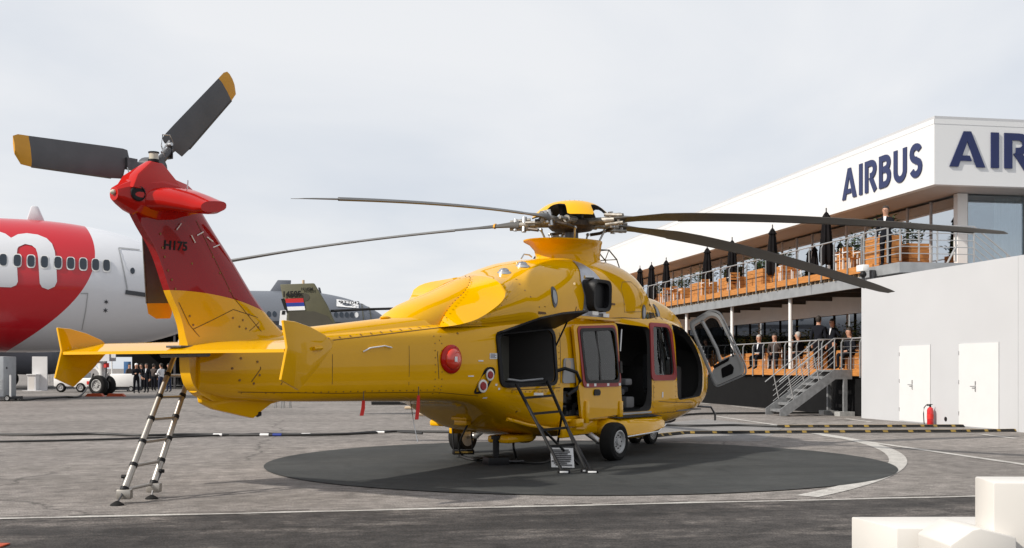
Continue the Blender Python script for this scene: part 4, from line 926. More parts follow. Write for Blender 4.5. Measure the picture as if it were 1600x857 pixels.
# company lettering on both faces
def letters(word, h, o, X, Y, parent, gap=.16, th=.03, sw=.19):
    """block capitals drawn as thick strokes; o = lower left, h = height"""
    X = Vector(X); Y = Vector(Y); N = X.cross(Y); x = 0.0; lv = 0
    def arc(cx, cy, rx, ry, a0, a1, n=10): return [(cx + rx*math.cos(R_(a)), cy + ry*math.sin(R_(a))) for a in np.linspace(a0, a1, n)]
    q = sw / 2
    G = {'A': (.9, [[(0, 0), (.22, 0), (.45, .72), (.45, 1), (.36, 1)], [(.9, 0), (.54, 1), (.45, 1), (.45, .72), (.68, 0)], [(.25, .17), (.56, .17), (.51, .32), (.28, .32)]]), 'I': (.19, [[(q, 0), (q, 1)]]),
         'R': (.66, [[(q, 0), (q, 1 - q), (.36, 1 - q)] + arc(.36, .70, .21, .205, 90, -90)[1:] + [(.30, .495)], [(.32, .47), (.60, 0)]]),
         'B': (.64, [[(q, 0), (q, 1 - q), (.34, 1 - q)] + arc(.34, .735, .19, .17, 90, -90)[1:] + [(.2, .545)], [(.34, .545)] + arc(.34, .32, .21, .225, 90, -90)[1:] + [(q, q)]]),
         'U': (.68, [[(q, 1)] + arc(.34, .34, .245, .245, 180, 360, 14) + [(.68 - q, 1)]]),
         'S': (.62, [arc(.31, .715, .2, .19, 20, 90, 5) + arc(.29, .715, .19, .19, 90, 270, 9) + arc(.32, .29, .2, .195, 90, -90, 9) + arc(.30, .29, .2, .195, -90, -160, 5)])}
    for ch in word:
        wd, strokes = G[ch]; mb = MB()
        if ch == 'A':
            for pg in strokes:
                lv += 1; e = .002 * (lv % 3); mb.prism([Vector(o) + X * ((x + a) * h) + Y * (b * h) + N * e for a, b in pg], N * th)
            strokes = []
        for st_ in strokes:
            P = [Vector(p) for p in st_]; Lp = []; Rp = []
            for i, p in enumerate(P):
                d0 = (P[i] - P[i-1]).normalized() if i else (P[1] - P[0]).normalized(); d1 = (P[i+1] - P[i]).normalized() if i < len(P) - 1 else d0
                d = (d0 + d1).normalized(); nn = Vector((-d.y, d.x)); k = q / max(.35, nn.dot(Vector((-d1.y, d1.x)))); Lp.append(p + nn*k); Rp.append(p - nn*k)
            n = len(P); lv += 1; e = .002 * (lv % 3)
            f = lambda p, dz: Vector(o) + X * ((x + p.x) * h) + Y * (p.y * h) + N * (dz + e)
            vs = [f(p, .0) for p in Lp + Rp] + [f(p, th) for p in Lp + Rp]; fs = []
            for i in range(n - 1): fs += [(i, i+1, n+i+1, n+i), (2*n+i, 3*n+i, 3*n+i+1, 2*n+i+1), (i, 2*n+i, 2*n+i+1, i+1), (n+i, n+i+1, 3*n+i+1, 3*n+i)]
            fs += [(0, n, 3*n, 2*n), (n-1, 3*n-1, 4*n-1, 2*n-1)]; mb.add(vs, fs)
        mb.build('letter', 'navy', parent, 30); x += wd + gap
    return x - gap
# long face: the word spans photo columns 1317..1442
ta, tb_ = tx_(1317, S_FAS), tx_(1442, S_FAS); lw_ = letters('', 1, (0,0,0), (1,0,0), (0,0,1), chalet)
wtot = .9 + .19 + .66 + .64 + .68 + .62 + 5 * .16
hh = 1.06
o = L(S_FAS - .004, ta, 7.42)
# stretch the letters so that the word fills its span
sx_ = (ta - tb_) / (wtot * hh)
letters('AIRBUS', hh, o, (0, -sx_, 0), (0, 0, 1), chalet)
letters('AIRBUS', 1.08, L(S_FAS + (1485 - 1460) / FPX * 33.7, T_C - .004, 7.60), (1.22, 0, 0), (0, 0, 1), chalet, .15, sw=.2)
# decks
ud = MB().box(L(S_DECK + .08, T_C + .3, Z_UP - .12), L(S_GL + .3, T_END, Z_UP - .02)).build('upper_deck', 'wood', chalet)
MB().box(L(S_DECK, T_C + .6, Z_UP - .16), L(S_DECK + .06, T_END, Z_UP + .06)).build('deck_edge_board', 'wood', chalet)
ji = MB().box(L(S_DECK + .1, T_C + .6, Z_UP - .26), L(S_DECK + .2, T_C + .68, Z_UP - .16)).build('joist_end', 'tan', chalet)
for i in range(1, 110):
    c = ji.copy(); COL.objects.link(c); c.location = (0, i * .34, 0)
for k, t0 in enumerate(np.arange(T_C + .3, T_END, 4.6)):
    MB().box(L(S_DECK + .06, t0, Z_UP - .60), L(S_DECK + .16, min(t0 + 4.58, T_END), Z_UP - .27)).build('edge_beam', 'steel_grey', chalet)
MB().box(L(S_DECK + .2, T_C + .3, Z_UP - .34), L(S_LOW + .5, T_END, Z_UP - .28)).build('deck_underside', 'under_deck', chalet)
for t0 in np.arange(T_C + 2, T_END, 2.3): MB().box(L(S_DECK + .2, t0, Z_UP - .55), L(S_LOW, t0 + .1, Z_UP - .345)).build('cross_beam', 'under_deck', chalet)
MB().box(L(S_DECK, T_C + .6, Z_LO - .20), L(S_DECK + .05, T_END, Z_LO + .02)).build('deck_edge_board', 'wood', chalet)
MB().box(L(S_DECK + .05, T_C + .6, Z_LO - .1), L(S_LOW + .3, T_END, Z_LO - .01)).build('lower_deck', 'wood', chalet)
MB().box(L(S_DECK + .12, T_C + .6, -.05), L(S_DECK + .2, T_END, Z_LO - .12)).build('plinth', 'plinth_black', chalet)
for px in (1235, 1144, 1073, 1034): 
    t0 = tx_(px, S_DECK + .3); MB().cyl(L(S_DECK + .3, t0, Z_LO), L(S_DECK + .3, t0, Z_UP - .3), .07, n=14).build('column', 'white_paint', chalet)
# upper glass wall: panes, mullions, wall behind
T_G0 = T_C + 1.7
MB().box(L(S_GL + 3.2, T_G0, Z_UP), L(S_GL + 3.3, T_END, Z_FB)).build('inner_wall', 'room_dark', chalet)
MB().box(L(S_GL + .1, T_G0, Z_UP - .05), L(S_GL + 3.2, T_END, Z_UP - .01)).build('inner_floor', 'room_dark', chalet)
pane = MB().box((-.01, .03, 0), (.01, 1.45, 2.36)).build('glass_pane', 'chalet_glass', chalet); pane.location = L(S_GL, T_G0, Z_UP)
mull = MB().box((-.05, -.03, 0), (.06, .03, 2.40)).build('mullion', 'soffit', chalet); mull.location = L(S_GL, T_G0, Z_UP)
for i in range(1, 32):
    t0 = T_G0 + i * 1.48
    for src in (pane, mull):
        c = src.copy(); COL.objects.link(c); c.location = L(S_GL, t0, Z_UP)
rc = random.Random(12)
for i in range(32):
    if rc.random() < .45:
        t0 = T_G0 + i * 1.48 + rc.uniform(.1, .6); mb = MB(); n = 12
        pts = [(S_GL + .3 + .04 * (k % 2), t0 + k * .07) for k in range(n)]
        mb.add([L(a, b, Z_UP) for a, b in pts] + [L(a, b, Z_FB) for a, b in pts], [(k, k+1, n+k+1, n+k) for k in range(n-1)]).build('curtain', 'curtain', chalet)
# front face (to the right): glass, white corner column, curtains
MB().box(L(S_GL - .12, T_G0 - .25, Z_UP - .2), L(S_GL + .22, T_G0 - .02, Z_FB)).build('corner_column', 'white_paint', chalet)
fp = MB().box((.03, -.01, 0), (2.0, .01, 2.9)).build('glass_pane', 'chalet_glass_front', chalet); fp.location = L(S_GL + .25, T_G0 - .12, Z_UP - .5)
for i in range(1, 6):
    c = fp.copy(); COL.objects.link(c); c.location = L(S_GL + .25 + 2.03 * i, T_G0 - .12, Z_UP - .5)
for i in range(7): MB().box(L(S_GL + .24 + 2.03 * i, T_G0 - .2, Z_UP - .5), L(S_GL + .27 + 2.03 * i, T_G0 - .08, Z_FB)).build('mullion', 'steel_grey', chalet)
MB().box(L(S_GL + .25, T_G0 + 2.2, Z_UP - .5), L(S_GL + 14, T_G0 + 2.3, Z_FB)).build('inner_wall', 'panel_grey', chalet)
for s0 in (S_GL + 1.55,):
    mb = MB(); n = 26; pts = [(s0 + k * .075, T_G0 + .35 + .05 * (k % 2)) for k in range(n)]
    mb.add([L(a, b, Z_UP - .4) for a, b in pts] + [L(a, b, Z_FB) for a, b in pts], [(k, k+1, n+k+1, n+k) for k in range(n-1)]).build('curtain', 'curtain', chalet)
# lower storey
MB().box(L(S_LOW, T_C + .6, 3.52), L(S_LOW + .2, T_END, Z_UP - .3)).build('lower_wall_band', 'white_paint', chalet)
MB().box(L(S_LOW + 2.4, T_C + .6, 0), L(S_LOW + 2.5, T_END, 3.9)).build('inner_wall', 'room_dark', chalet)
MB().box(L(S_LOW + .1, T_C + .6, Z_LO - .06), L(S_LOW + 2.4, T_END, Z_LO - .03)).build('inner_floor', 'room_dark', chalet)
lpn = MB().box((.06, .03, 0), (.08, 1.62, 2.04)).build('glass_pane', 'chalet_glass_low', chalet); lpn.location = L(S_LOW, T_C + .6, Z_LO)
lml = MB().box((.02, -.03, 0), (.12, .03, 2.06)).build('mullion', 'plinth_black', chalet); lml.location = L(S_LOW, T_C + .6, Z_LO)
for i in range(1, 28):
    for src in (lpn, lml):
        c = src.copy(); COL.objects.link(c); c.location = L(S_LOW, T_C + .6 + i * 1.65, Z_LO)
for i in range(28):
    if rc.random() < .4:
        t0 = T_C + .8 + i * 1.65 + rc.uniform(.0, .6); mb = MB(); n = 9; pts = [(S_LOW + .35 + .04 * (k % 2), t0 + k * .06) for k in range(n)]
        mb.add([L(a, b, Z_LO) for a, b in pts] + [L(a, b, 3.52) for a, b in pts], [(k, k+1, n+k+1, n+k) for k in range(n-1)]).build('curtain', 'curtain', chalet)

# ---- railings
def railing(name, label, s, t0, t1, z, step, h=1.0, wires=4):
    r = thing(name, label, 'railing', W(s, t0, z), ROT); n = int((t1 - t0) / step)
    p0 = MB().box((-.012, -.035, -.25), (.012, .035, h - .12)).add([(-.012, -.035, h-.12), (.012, -.035, h-.12), (.012, .035, h-.12), (-.012, .035, h-.12), (.05, -.02, h), (.07, -.02, h), (.07, .02, h), (.05, .02, h)], [(0, 1, 5, 4), (1, 2, 6, 5), (2, 3, 7, 6), (3, 0, 4, 7), (4, 5, 6, 7)]).build('post', 'galvanised', r)
    for i in range(1, n + 1):
        c = p0.copy(); COL.objects.link(c); c.location = (0, i * step, 0)
    MB().cyl((.06, -.1, h + .01), (.06, n * step + .1, h + .01), .022, n=8).build('hand_rail', 'inox', r)
    for k in range(wires): MB().cyl((.02, 0, .16 + k * .19), (.02, n * step, .16 + k * .19), .005, n=5).build('rail_wire', 'inox', r)
    return r
T_UPR = tx_(1352, S_DECK)
railing('upper_railing', 'steel post railing along the upper timber terrace', S_DECK - .02, T_UPR + .2, 70, Z_UP, .92, 1.02, 0)
railing('lower_railing', 'steel post railing along the lower timber terrace', S_DECK - .02, tx_(1285, S_DECK), 66, Z_LO, .98, .98, 2)
railing('stair_side_railing', 'short stretch of wire railing right of the steel stairs', S_DECK - .02, tx_(1345, S_DECK), tx_(1316, S_DECK) + .05, Z_LO, .62, .98, 5)
# end platform of the upper terrace with its railing and stairs going down behind the white block
pf = thing('stair_platform', 'grey steel landing with tube railing at the near end of the upper terrace', 'platform', W(S_DECK, T_C - 1.5, 0), ROT)
def PL(s, t, z): return (s - S_DECK, t - (T_C - 1.5), z)
PA, PB = T_UPR + .1, tx_(1408, S_DECK)            # along the deck edge
MB().box(PL(S_DECK - .05, PB, Z_UP - .34), PL(S_DECK + 3.2, PA, Z_UP - .04)).build('platform_slab', 'steel_grey', pf)
def rail_run(pts, parent, zs_=(.22, .42, .62, .82, 1.04), post=None):
    for k, dz in enumerate(zs_):
        MB().tube([(p[0], p[1], p[2] + dz) for p in pts], .022 if dz > 1 else .014, 6).build('rail_bar', 'inox' , parent)
    for p in (post or pts): MB().box((p[0] - .02, p[1] - .02, p[2]), (p[0] + .02, p[1] + .02, p[2] + 1.04)).build('post', 'inox', parent)
c1, c2, c3 = PL(S_DECK, PA, Z_UP), PL(S_DECK, PB + .05, Z_UP), PL(S_DECK + 2.35, PB + .05, Z_UP)
mid = lambda a, b, f: tuple(a[i] + (b[i] - a[i]) * f for i in range(3))
rail_run([c1, c2], pf, post=[c1, mid(c1, c2, .34), mid(c1, c2, .67), c2]); rail_run([c2, c3], pf, post=[mid(c2, c3, .25), mid(c2, c3, .5), mid(c2, c3, .75), c3])
c4 = (c3[0] + 1.9, c3[1] - .1, c3[2] - 1.45)
rail_run([c3, c4], pf, post=[mid(c3, c4, .55)])
MB().tube([(c3[0] - 1.0, c3[1], Z_UP - .3), (c3[0] - .55, c3[1], Z_UP + .5)], .03, 6).build('brace', 'inox', pf)

# ---- white storage block with two doors
S_WB = 16.5; T_W1 = tx_(1346, S_WB)
wb = thing('white_block', 'plain white storage block with two flush doors in front of the terrace', 'building', W(S_WB, T_W1), ROT)
def B_(s, t, z): return (s - S_WB, t - T_W1, z)
T_W0 = T_W1 - 17.0
MB().box(B_(S_WB, T_W0, 0), B_(S_WB + 6, T_W1, 4.16)).build('wall', 'wall_white', wb)
d1 = (tx_(1454, S_WB), tx_(1406, S_WB)); d2 = (tx_(1561, S_WB), tx_(1499, S_WB))
for a, b in (d1, d2):
    do = MB().box(B_(S_WB - .018, a, .03), B_(S_WB - .003, b, 2.13)).build('door', 'door_white', wb)
    m_ = (a + b) / 2 + (b - a) * .06
    MB().cyl(B_(S_WB - .02, m_, 1.05), B_(S_WB - .08, m_, 1.05), .014).cyl(B_(S_WB - .075, m_ - .01, 1.05), B_(S_WB - .075, m_ + .14, 1.05), .012).box(B_(S_WB - .03, m_ - .02, .92), B_(S_WB - .018, m_ + .02, 1.18)).build('door_handle', 'metal', do)
    MB().box(B_(S_WB - .016, a, .0), B_(S_WB - .002, b, .03)).build('threshold', 'panel_grey', wb)
    for hz in (.3, 1.1, 1.85): MB().cyl(B_(S_WB - .024, b - .01, hz), B_(S_WB - .024, b - .01, hz + .1), .012, n=8).build('hinge', 'metal', do)
    MB().box(B_(S_WB - .006, b, 0), B_(S_WB - .002, b + .012, 2.15)).box(B_(S_WB - .006, a - .012, 0), B_(S_WB - .002, a, 2.15)).build('door_gap', 'panel_grey', wb)
for t0 in (T_W1 - 7.6,): MB().box(B_(S_WB - .004, t0, 0), B_(S_WB - .001, t0 + .008, 4.14)).build('panel_seam', 'panel_grey', wb)
MB().cyl(B_(S_WB - .012, d2[1] + .62, .17), B_(S_WB, d2[1] + .62, .17), .06, n=12).build('vent_hole', 'black', wb)
cm = thing('security_camera', 'small white security camera on the corner of the white block', 'camera', W(S_WB - .05, T_W1 - .1, 4.16), ROT)
MB().bbox((-.12, -.3, .25), (.1, .12, .45), .03).build('housing', 'white_paint', cm); MB().cyl((0, -.1, 0), (0, -.1, .26), .05).cyl((.3, -.1, 0), (.3, -.1, .3), .09, n=12).build('bracket', 'dark_metal', cm); MB().sphere((-.05, -.2, .16), .1, 12).build('dome', 'black', cm)
# ---- fire extinguisher by the wall
fx = W(S_WB - .16, tx_(1453.5, S_WB - .16)); fe = thing('fire_extinguisher', 'red fire extinguisher standing on the ground against the white wall', 'extinguisher', (fx.x, fx.y, 0), 0)
MB().lathe([(.075, 0), (.085, .02), (.085, .38), (.07, .44), (.03, .47)], (0, 0, 0), (0, 0, 1), 18).build('cylinder', 'ext_red', fe)
MB().lathe([(.087, .16), (.087, .28)], (0, 0, 0), (0, 0, 1), 18, cap=False).build('label_band', 'ribbon_red', fe)
MB().cyl((0, 0, .46), (0, 0, .53), .025).box((-.08, -.012, .53), (.06, .012, .55)).box((-.08, -.012, .50), (.02, .012, .515)).build('valve', 'black', fe)
MB().tube([(-.02, 0, .5), (-.10, -.01, .53), (-.17, -.02, .46), (-.19, -.03, .3), (-.18, -.03, .1), (-.17, -.03, .02)], .014).build('hose', 'black', fe)
# ---- steel stairs (descend outwards from the lower terrace)
T_S = tx_(1332, S_DECK); sw_ = 1.15
stt = thing('steel_stairs', 'grey galvanised steel stairs leading up to the lower terrace', 'stairs', W(S_DECK, T_S, 0), ROT)
NSTEP = 6; rise = Z_LO / (NSTEP + 1); run = .275; LAND = .62
for k in range(NSTEP):
    x = -LAND - run * (k + 1); z = Z_LO - rise * (k + 1)
    MB().box((x, .05, z - .035), (x + run + .03, sw_ - .05, z)).box((x, .05, z - .08), (x + .02, sw_ - .05, z - .036)).build('tread', 'galvanised', stt)
MB().box((-LAND, .05, Z_LO - .06), (-.01, sw_ - .05, Z_LO - .005)).build('landing', 'galvanised', stt)
for y in (0, sw_ - .05):
    xb = -LAND - run * NSTEP - .15
    MB().prism([(-.01, y, Z_LO), (-LAND, y, Z_LO), (xb, y, .22), (xb, y, .02), (xb + .22, y, .02), (-LAND + .05, y, Z_LO - .30), (-.01, y, Z_LO - .30)], (0, .05, 0)).build('stringer', 'galvanised', stt)
    MB().box((-.30, y - .02, .1), (-.18, y + .08, Z_LO - .28)).build('leg', 'galvanised', stt)
    MB().box((-.5, y - .15, 0), (.0, y + .22, .14)).build('footing', 'concrete_block', stt)
    for dz in (.25, .42, .59, .76): MB().tube([(xb + .25, y + .02, .2 + dz), (-LAND, y + .02, Z_LO + dz)], .009, 5).build('rail_wire', 'inox', stt)
    MB().tube([(xb - .02, y + .02, .12 + .95), (-LAND, y + .02, Z_LO + .98), (-.02, y + .02, Z_LO + .98)], .018, 8).build('hand_rail', 'inox', stt)
    for f in (.15, .62): 
        x = xb + (-LAND - xb) * f; z = .12 + (Z_LO - .1) * f; MB().tube([(x + .22, y + .02, z), (x, y + .02, z + .97)], .018, 6).build('post', 'inox', stt)
    MB().cyl((-LAND + .02, y + .02, Z_LO - .2), (-LAND + .02, y + .02, Z_LO + .98), .02, n=8).build('post', 'inox', stt)

# ---- parasols, planters, chairs, tables
def parasol_proto():
    p = thing('parasol', 'x', 'parasol', (0, 0, 0), ROT, 'closed black parasols on the upper terrace')
    MB().cyl((0, 0, 0), (0, 0, 2.6), .025, n=8).build('pole', 'dark_metal', p)
    pr_ = [(.18, .55), (.26, .68), (.27, .9), (.22, 1.4), (.185, 1.8), (.15, 2.1), (.13, 2.2), (.19, 2.22), (.13, 2.32), (.08, 2.40), (.03, 2.46)]
    rg_ = [[((r * (1 if k % 2 else .72)) * math.cos(2*math.pi*k/16), (r * (1 if k % 2 else .72)) * math.sin(2*math.pi*k/16), z + (.05 if (k % 4 == 0 and z < .9) else 0)) for k in range(16)] for r, z in pr_]
    MB().loft(rg_).build('canopy', 'parasol', p); MB().lathe([(.25, 0), (.25, .05), (.05, .08)], (0, 0, 0), (0, 0, 1), 16).build('base', 'dark_metal', p)
    return p
pp_ = parasol_proto()
ORD = ['first', 'second', 'third', 'fourth', 'fifth', 'sixth', 'seventh', 'eighth', 'ninth', 'tenth', 'eleventh', 'twelfth']
for i, (px, s) in enumerate(((1000, 17.9), (1018, 17.9), (1041, 17.9), (1105, 17.9), (1144, 17.9), (1207, 17.9), (1291, 17.9), (1273, 20.0))):  # last one is a reflection in the glass, modelled as a small parasol
    c = pp_ if i == 0 else copy_tree(pp_)
    t0 = tx_(px, s); c.location = W(s, t0, Z_UP - .02); c.rotation_euler.z = ROT + i; sc = {1291: .97, 1273: .72}.get(px, .97); c.scale = (sc, sc, sc)
    c['label'] = ('small black parasol shape close to the glass, standing in for a reflection' if px == 1273 else 'tallest closed black parasol, farthest right on the upper terrace' if px == 1291 else 'closed black parasol, %s from the left on the upper terrace' % ORD[i])
wc_ = random.Random(21)
def planter(s, t, z, ls, lt, h, label, plabel, seed, tall=.7):
    rr = random.Random(seed)
    p = thing('planter_box', label, 'planter', W(s, t, z), ROT, 'timber planters on the terraces'); nb = max(3, int(h / .16)); bh = h / nb
    for k in range(nb):
        z0, z1 = k * bh + .006, (k + 1) * bh - .006
        MB().box((0, 0, z0), (.03, lt, z1)).build('board', 'wood_box', p); MB().box((ls - .03, 0, z0), (ls, lt, z1)).build('board', 'wood_box', p)
        MB().box((.032, 0, z0), (ls - .032, .03, z1)).build('board', 'wood_box', p); MB().box((.032, lt - .03, z0), (ls - .032, lt, z1)).build('board', 'wood_box', p)
    MB().box((.03, .03, .1), (ls - .03, lt - .03, h - .05)).build('soil', 'under_deck', p)
    pl_ = thing('potted_plant', plabel, 'plant', W(s, t, z + h - .06), ROT, 'green plants in the timber planters'); mb = MB()
    n = int(150 * lt)
    for k in range(n):
        x, y = rr.uniform(.05, ls - .05), rr.uniform(.05, lt - .05); hgt = rr.uniform(.15, tall); a = rr.uniform(0, 6.28); ln = rr.uniform(.12, .28); lean = rr.uniform(.2, 1.0)
        d = Vector((math.cos(a), math.sin(a), lean)).normalized(); sd_ = d.cross(Vector((0, 0, 1))).normalized() * ln * .18; b = Vector((x + d.x * hgt * .3, y + d.y * hgt * .3, hgt * rr.uniform(.5, 1)))
        mb.add([b - sd_ * .3, b + d * ln * .5 - sd_, b + d * ln - Vector((0, 0, ln * .25)), b + d * ln * .5 + sd_], [(0, 1, 2, 3)], rr.randint(0, 1))
    tag(mb.build('foliage', ['leaf', 'leaf_dark'], pl_), kind='stuff'); st_ = MB()
    for k in range(max(3, int(lt * 4))): x, y = rr.uniform(.1, ls - .1), rr.uniform(.1, lt - .1); st_.cyl((x, y, 0), (x + rr.uniform(-.1, .1), y + rr.uniform(-.1, .1), tall * .7), .012, .006, 5)
    tag(st_.build('stem', 'leaf_dark', pl_), kind='stuff')
PLT = [(1390, 1420, 18.6, 'timber planter behind the standing man on the upper terrace', 'plant in the planter behind the standing man on the upper terrace'),
       (1346, 1377, 17.6, 'tall timber planter left of the standing man on the upper terrace', 'leafy plant left of the standing man on the upper terrace'),
       (1300, 1336, 18.0, 'timber planter right of the tallest parasol', 'spiky plant right of the tallest closed parasol'),
       (1196, 1222, 17.9, 'timber planter below the sixth parasol of the upper terrace', 'bushy plant below the sixth parasol of the upper terrace'),
       (1160, 1192, 17.6, 'timber planter between fifth and sixth parasol of the upper terrace', 'bushy plant between fifth and sixth parasol of the upper terrace'),
       (1118, 1142, 17.8, 'timber planter right of the fourth parasol of the upper terrace', 'bushy plant right of the fourth parasol of the upper terrace'),
       (1073, 1098, 17.6, 'timber planter left of the fourth parasol of the upper terrace', 'bushy plant left of the fourth parasol of the upper terrace'),
       (1044, 1066, 18.0, 'timber planter right of the third parasol of the upper terrace', 'bushy plant right of the third parasol of the upper terrace'),
       (1010, 1034, 18.2, 'leftmost timber planter on the upper terrace', 'leftmost bushy plant on the upper terrace')]
for i, (a, b, s, lb, plb) in enumerate(PLT):
    ta, tb2 = tx_(b, s), tx_(a, s); planter(s, ta, Z_UP, .7, min((tb2 - ta) * .8, 2.6), (.82 if i != 1 else 1.05), lb, plb, 40 + i, .75)
LPL = [(1165, 1200, 19.0, 'timber planter bench far along the lower terrace', 'palm-like plant far along the lower terrace'), 
       (1246, 1270, 19.1, 'timber planter behind the seated men on the lower terrace', 'palm-like plant behind the seated men on the lower terrace'), (1302, 1344, 19.0, 'timber planter nearest the white block on the lower terrace', 'palm-like plant nearest the white block on the lower terrace'), (1100, 1150, 19.0, 'timber planter behind the open cockpit door', 'plant seen behind the open cockpit door')]
for i, (a, b, s, lb, plb) in enumerate(LPL):
    ta, tb2 = tx_(b, s), tx_(a, s); planter(s, ta, Z_LO, .6, min(tb2 - ta, 5), .7, lb, plb, 80 + i, 1.1)
def chair(s, t, z, rz, label):
    c = thing('terrace_chair', label, 'chair', W(s, t, z), ROT + rz, 'white framed terrace chairs')
    for x in (-.2, .2):
        for y in (-.2, .2): MB().cyl((x, y, 0), (x * .95, y * .95, .45 if x > 0 else .85), .016, n=6).build('leg', 'white_paint', c)
    for k in range(4): MB().box((-.2 + k * .1, -.22, .44), (-.11 + k * .1, .22, .465)).build('seat_slat', 'wood', c)
    for k in range(3): MB().box((-.215, -.2, .54 + k * .11), (-.19, .2, .62 + k * .11)).build('back_slat', 'wood', c)
    for y in (-.21, .21): MB().box((-.2, y - .015, .64), (.2, y + .015, .665)).build('arm', 'white_paint', c)
for i, (px, s, rz, lb) in enumerate(((1316, 17.5, 1.6, 'white framed chair beside the spiky planter on the upper terrace'), (1330, 17.4, -1.5, 'white framed chair facing left of the tall planter on the upper terrace'),
    (1228, 17.4, 1.5, 'white framed chair below the long rotor blade on the upper terrace'), (1240, 17.4, -1.5, 'white framed chair right of the sixth parasol on the upper terrace'), (1146, 17.4, 1.5, 'white framed chair beside the fifth parasol of the upper terrace'),
    (1105, 17.4, -1.5, 'white framed chair under the fourth parasol of the upper terrace'), (1040, 17.4, 1.5, 'white framed chair under the third parasol of the upper terrace'), (1056, 17.4, -1.5, 'white framed chair right of the third parasol of the upper terrace'))):
    chair(s, tx_(px, s), Z_UP, rz, lb)
def table(s, t, z, label):
    c = thing('terrace_table', label, 'table', W(s, t, z), ROT, 'small terrace tables')
    for k in range(4): MB().box((-.3 + k * .15, -.3, .72), (-.16 + k * .15, .3, .745)).build('top_slat', 'wood', c)
    for x in (-.25, .25):
        for y in (-.25, .25): MB().box((x - .02, y - .02, 0), (x + .02, y + .02, .715)).build('leg', 'white_paint', c)
table(17.6, tx_(1323, 17.6), Z_UP, 'small timber table left of the tall planter on the upper terrace'); table(17.6, tx_(1234, 17.6), Z_UP, 'small timber table below the long rotor blade on the upper terrace'); table(17.6, tx_(1048, 17.6), Z_UP, 'small timber table under the third parasol of the upper terrace')

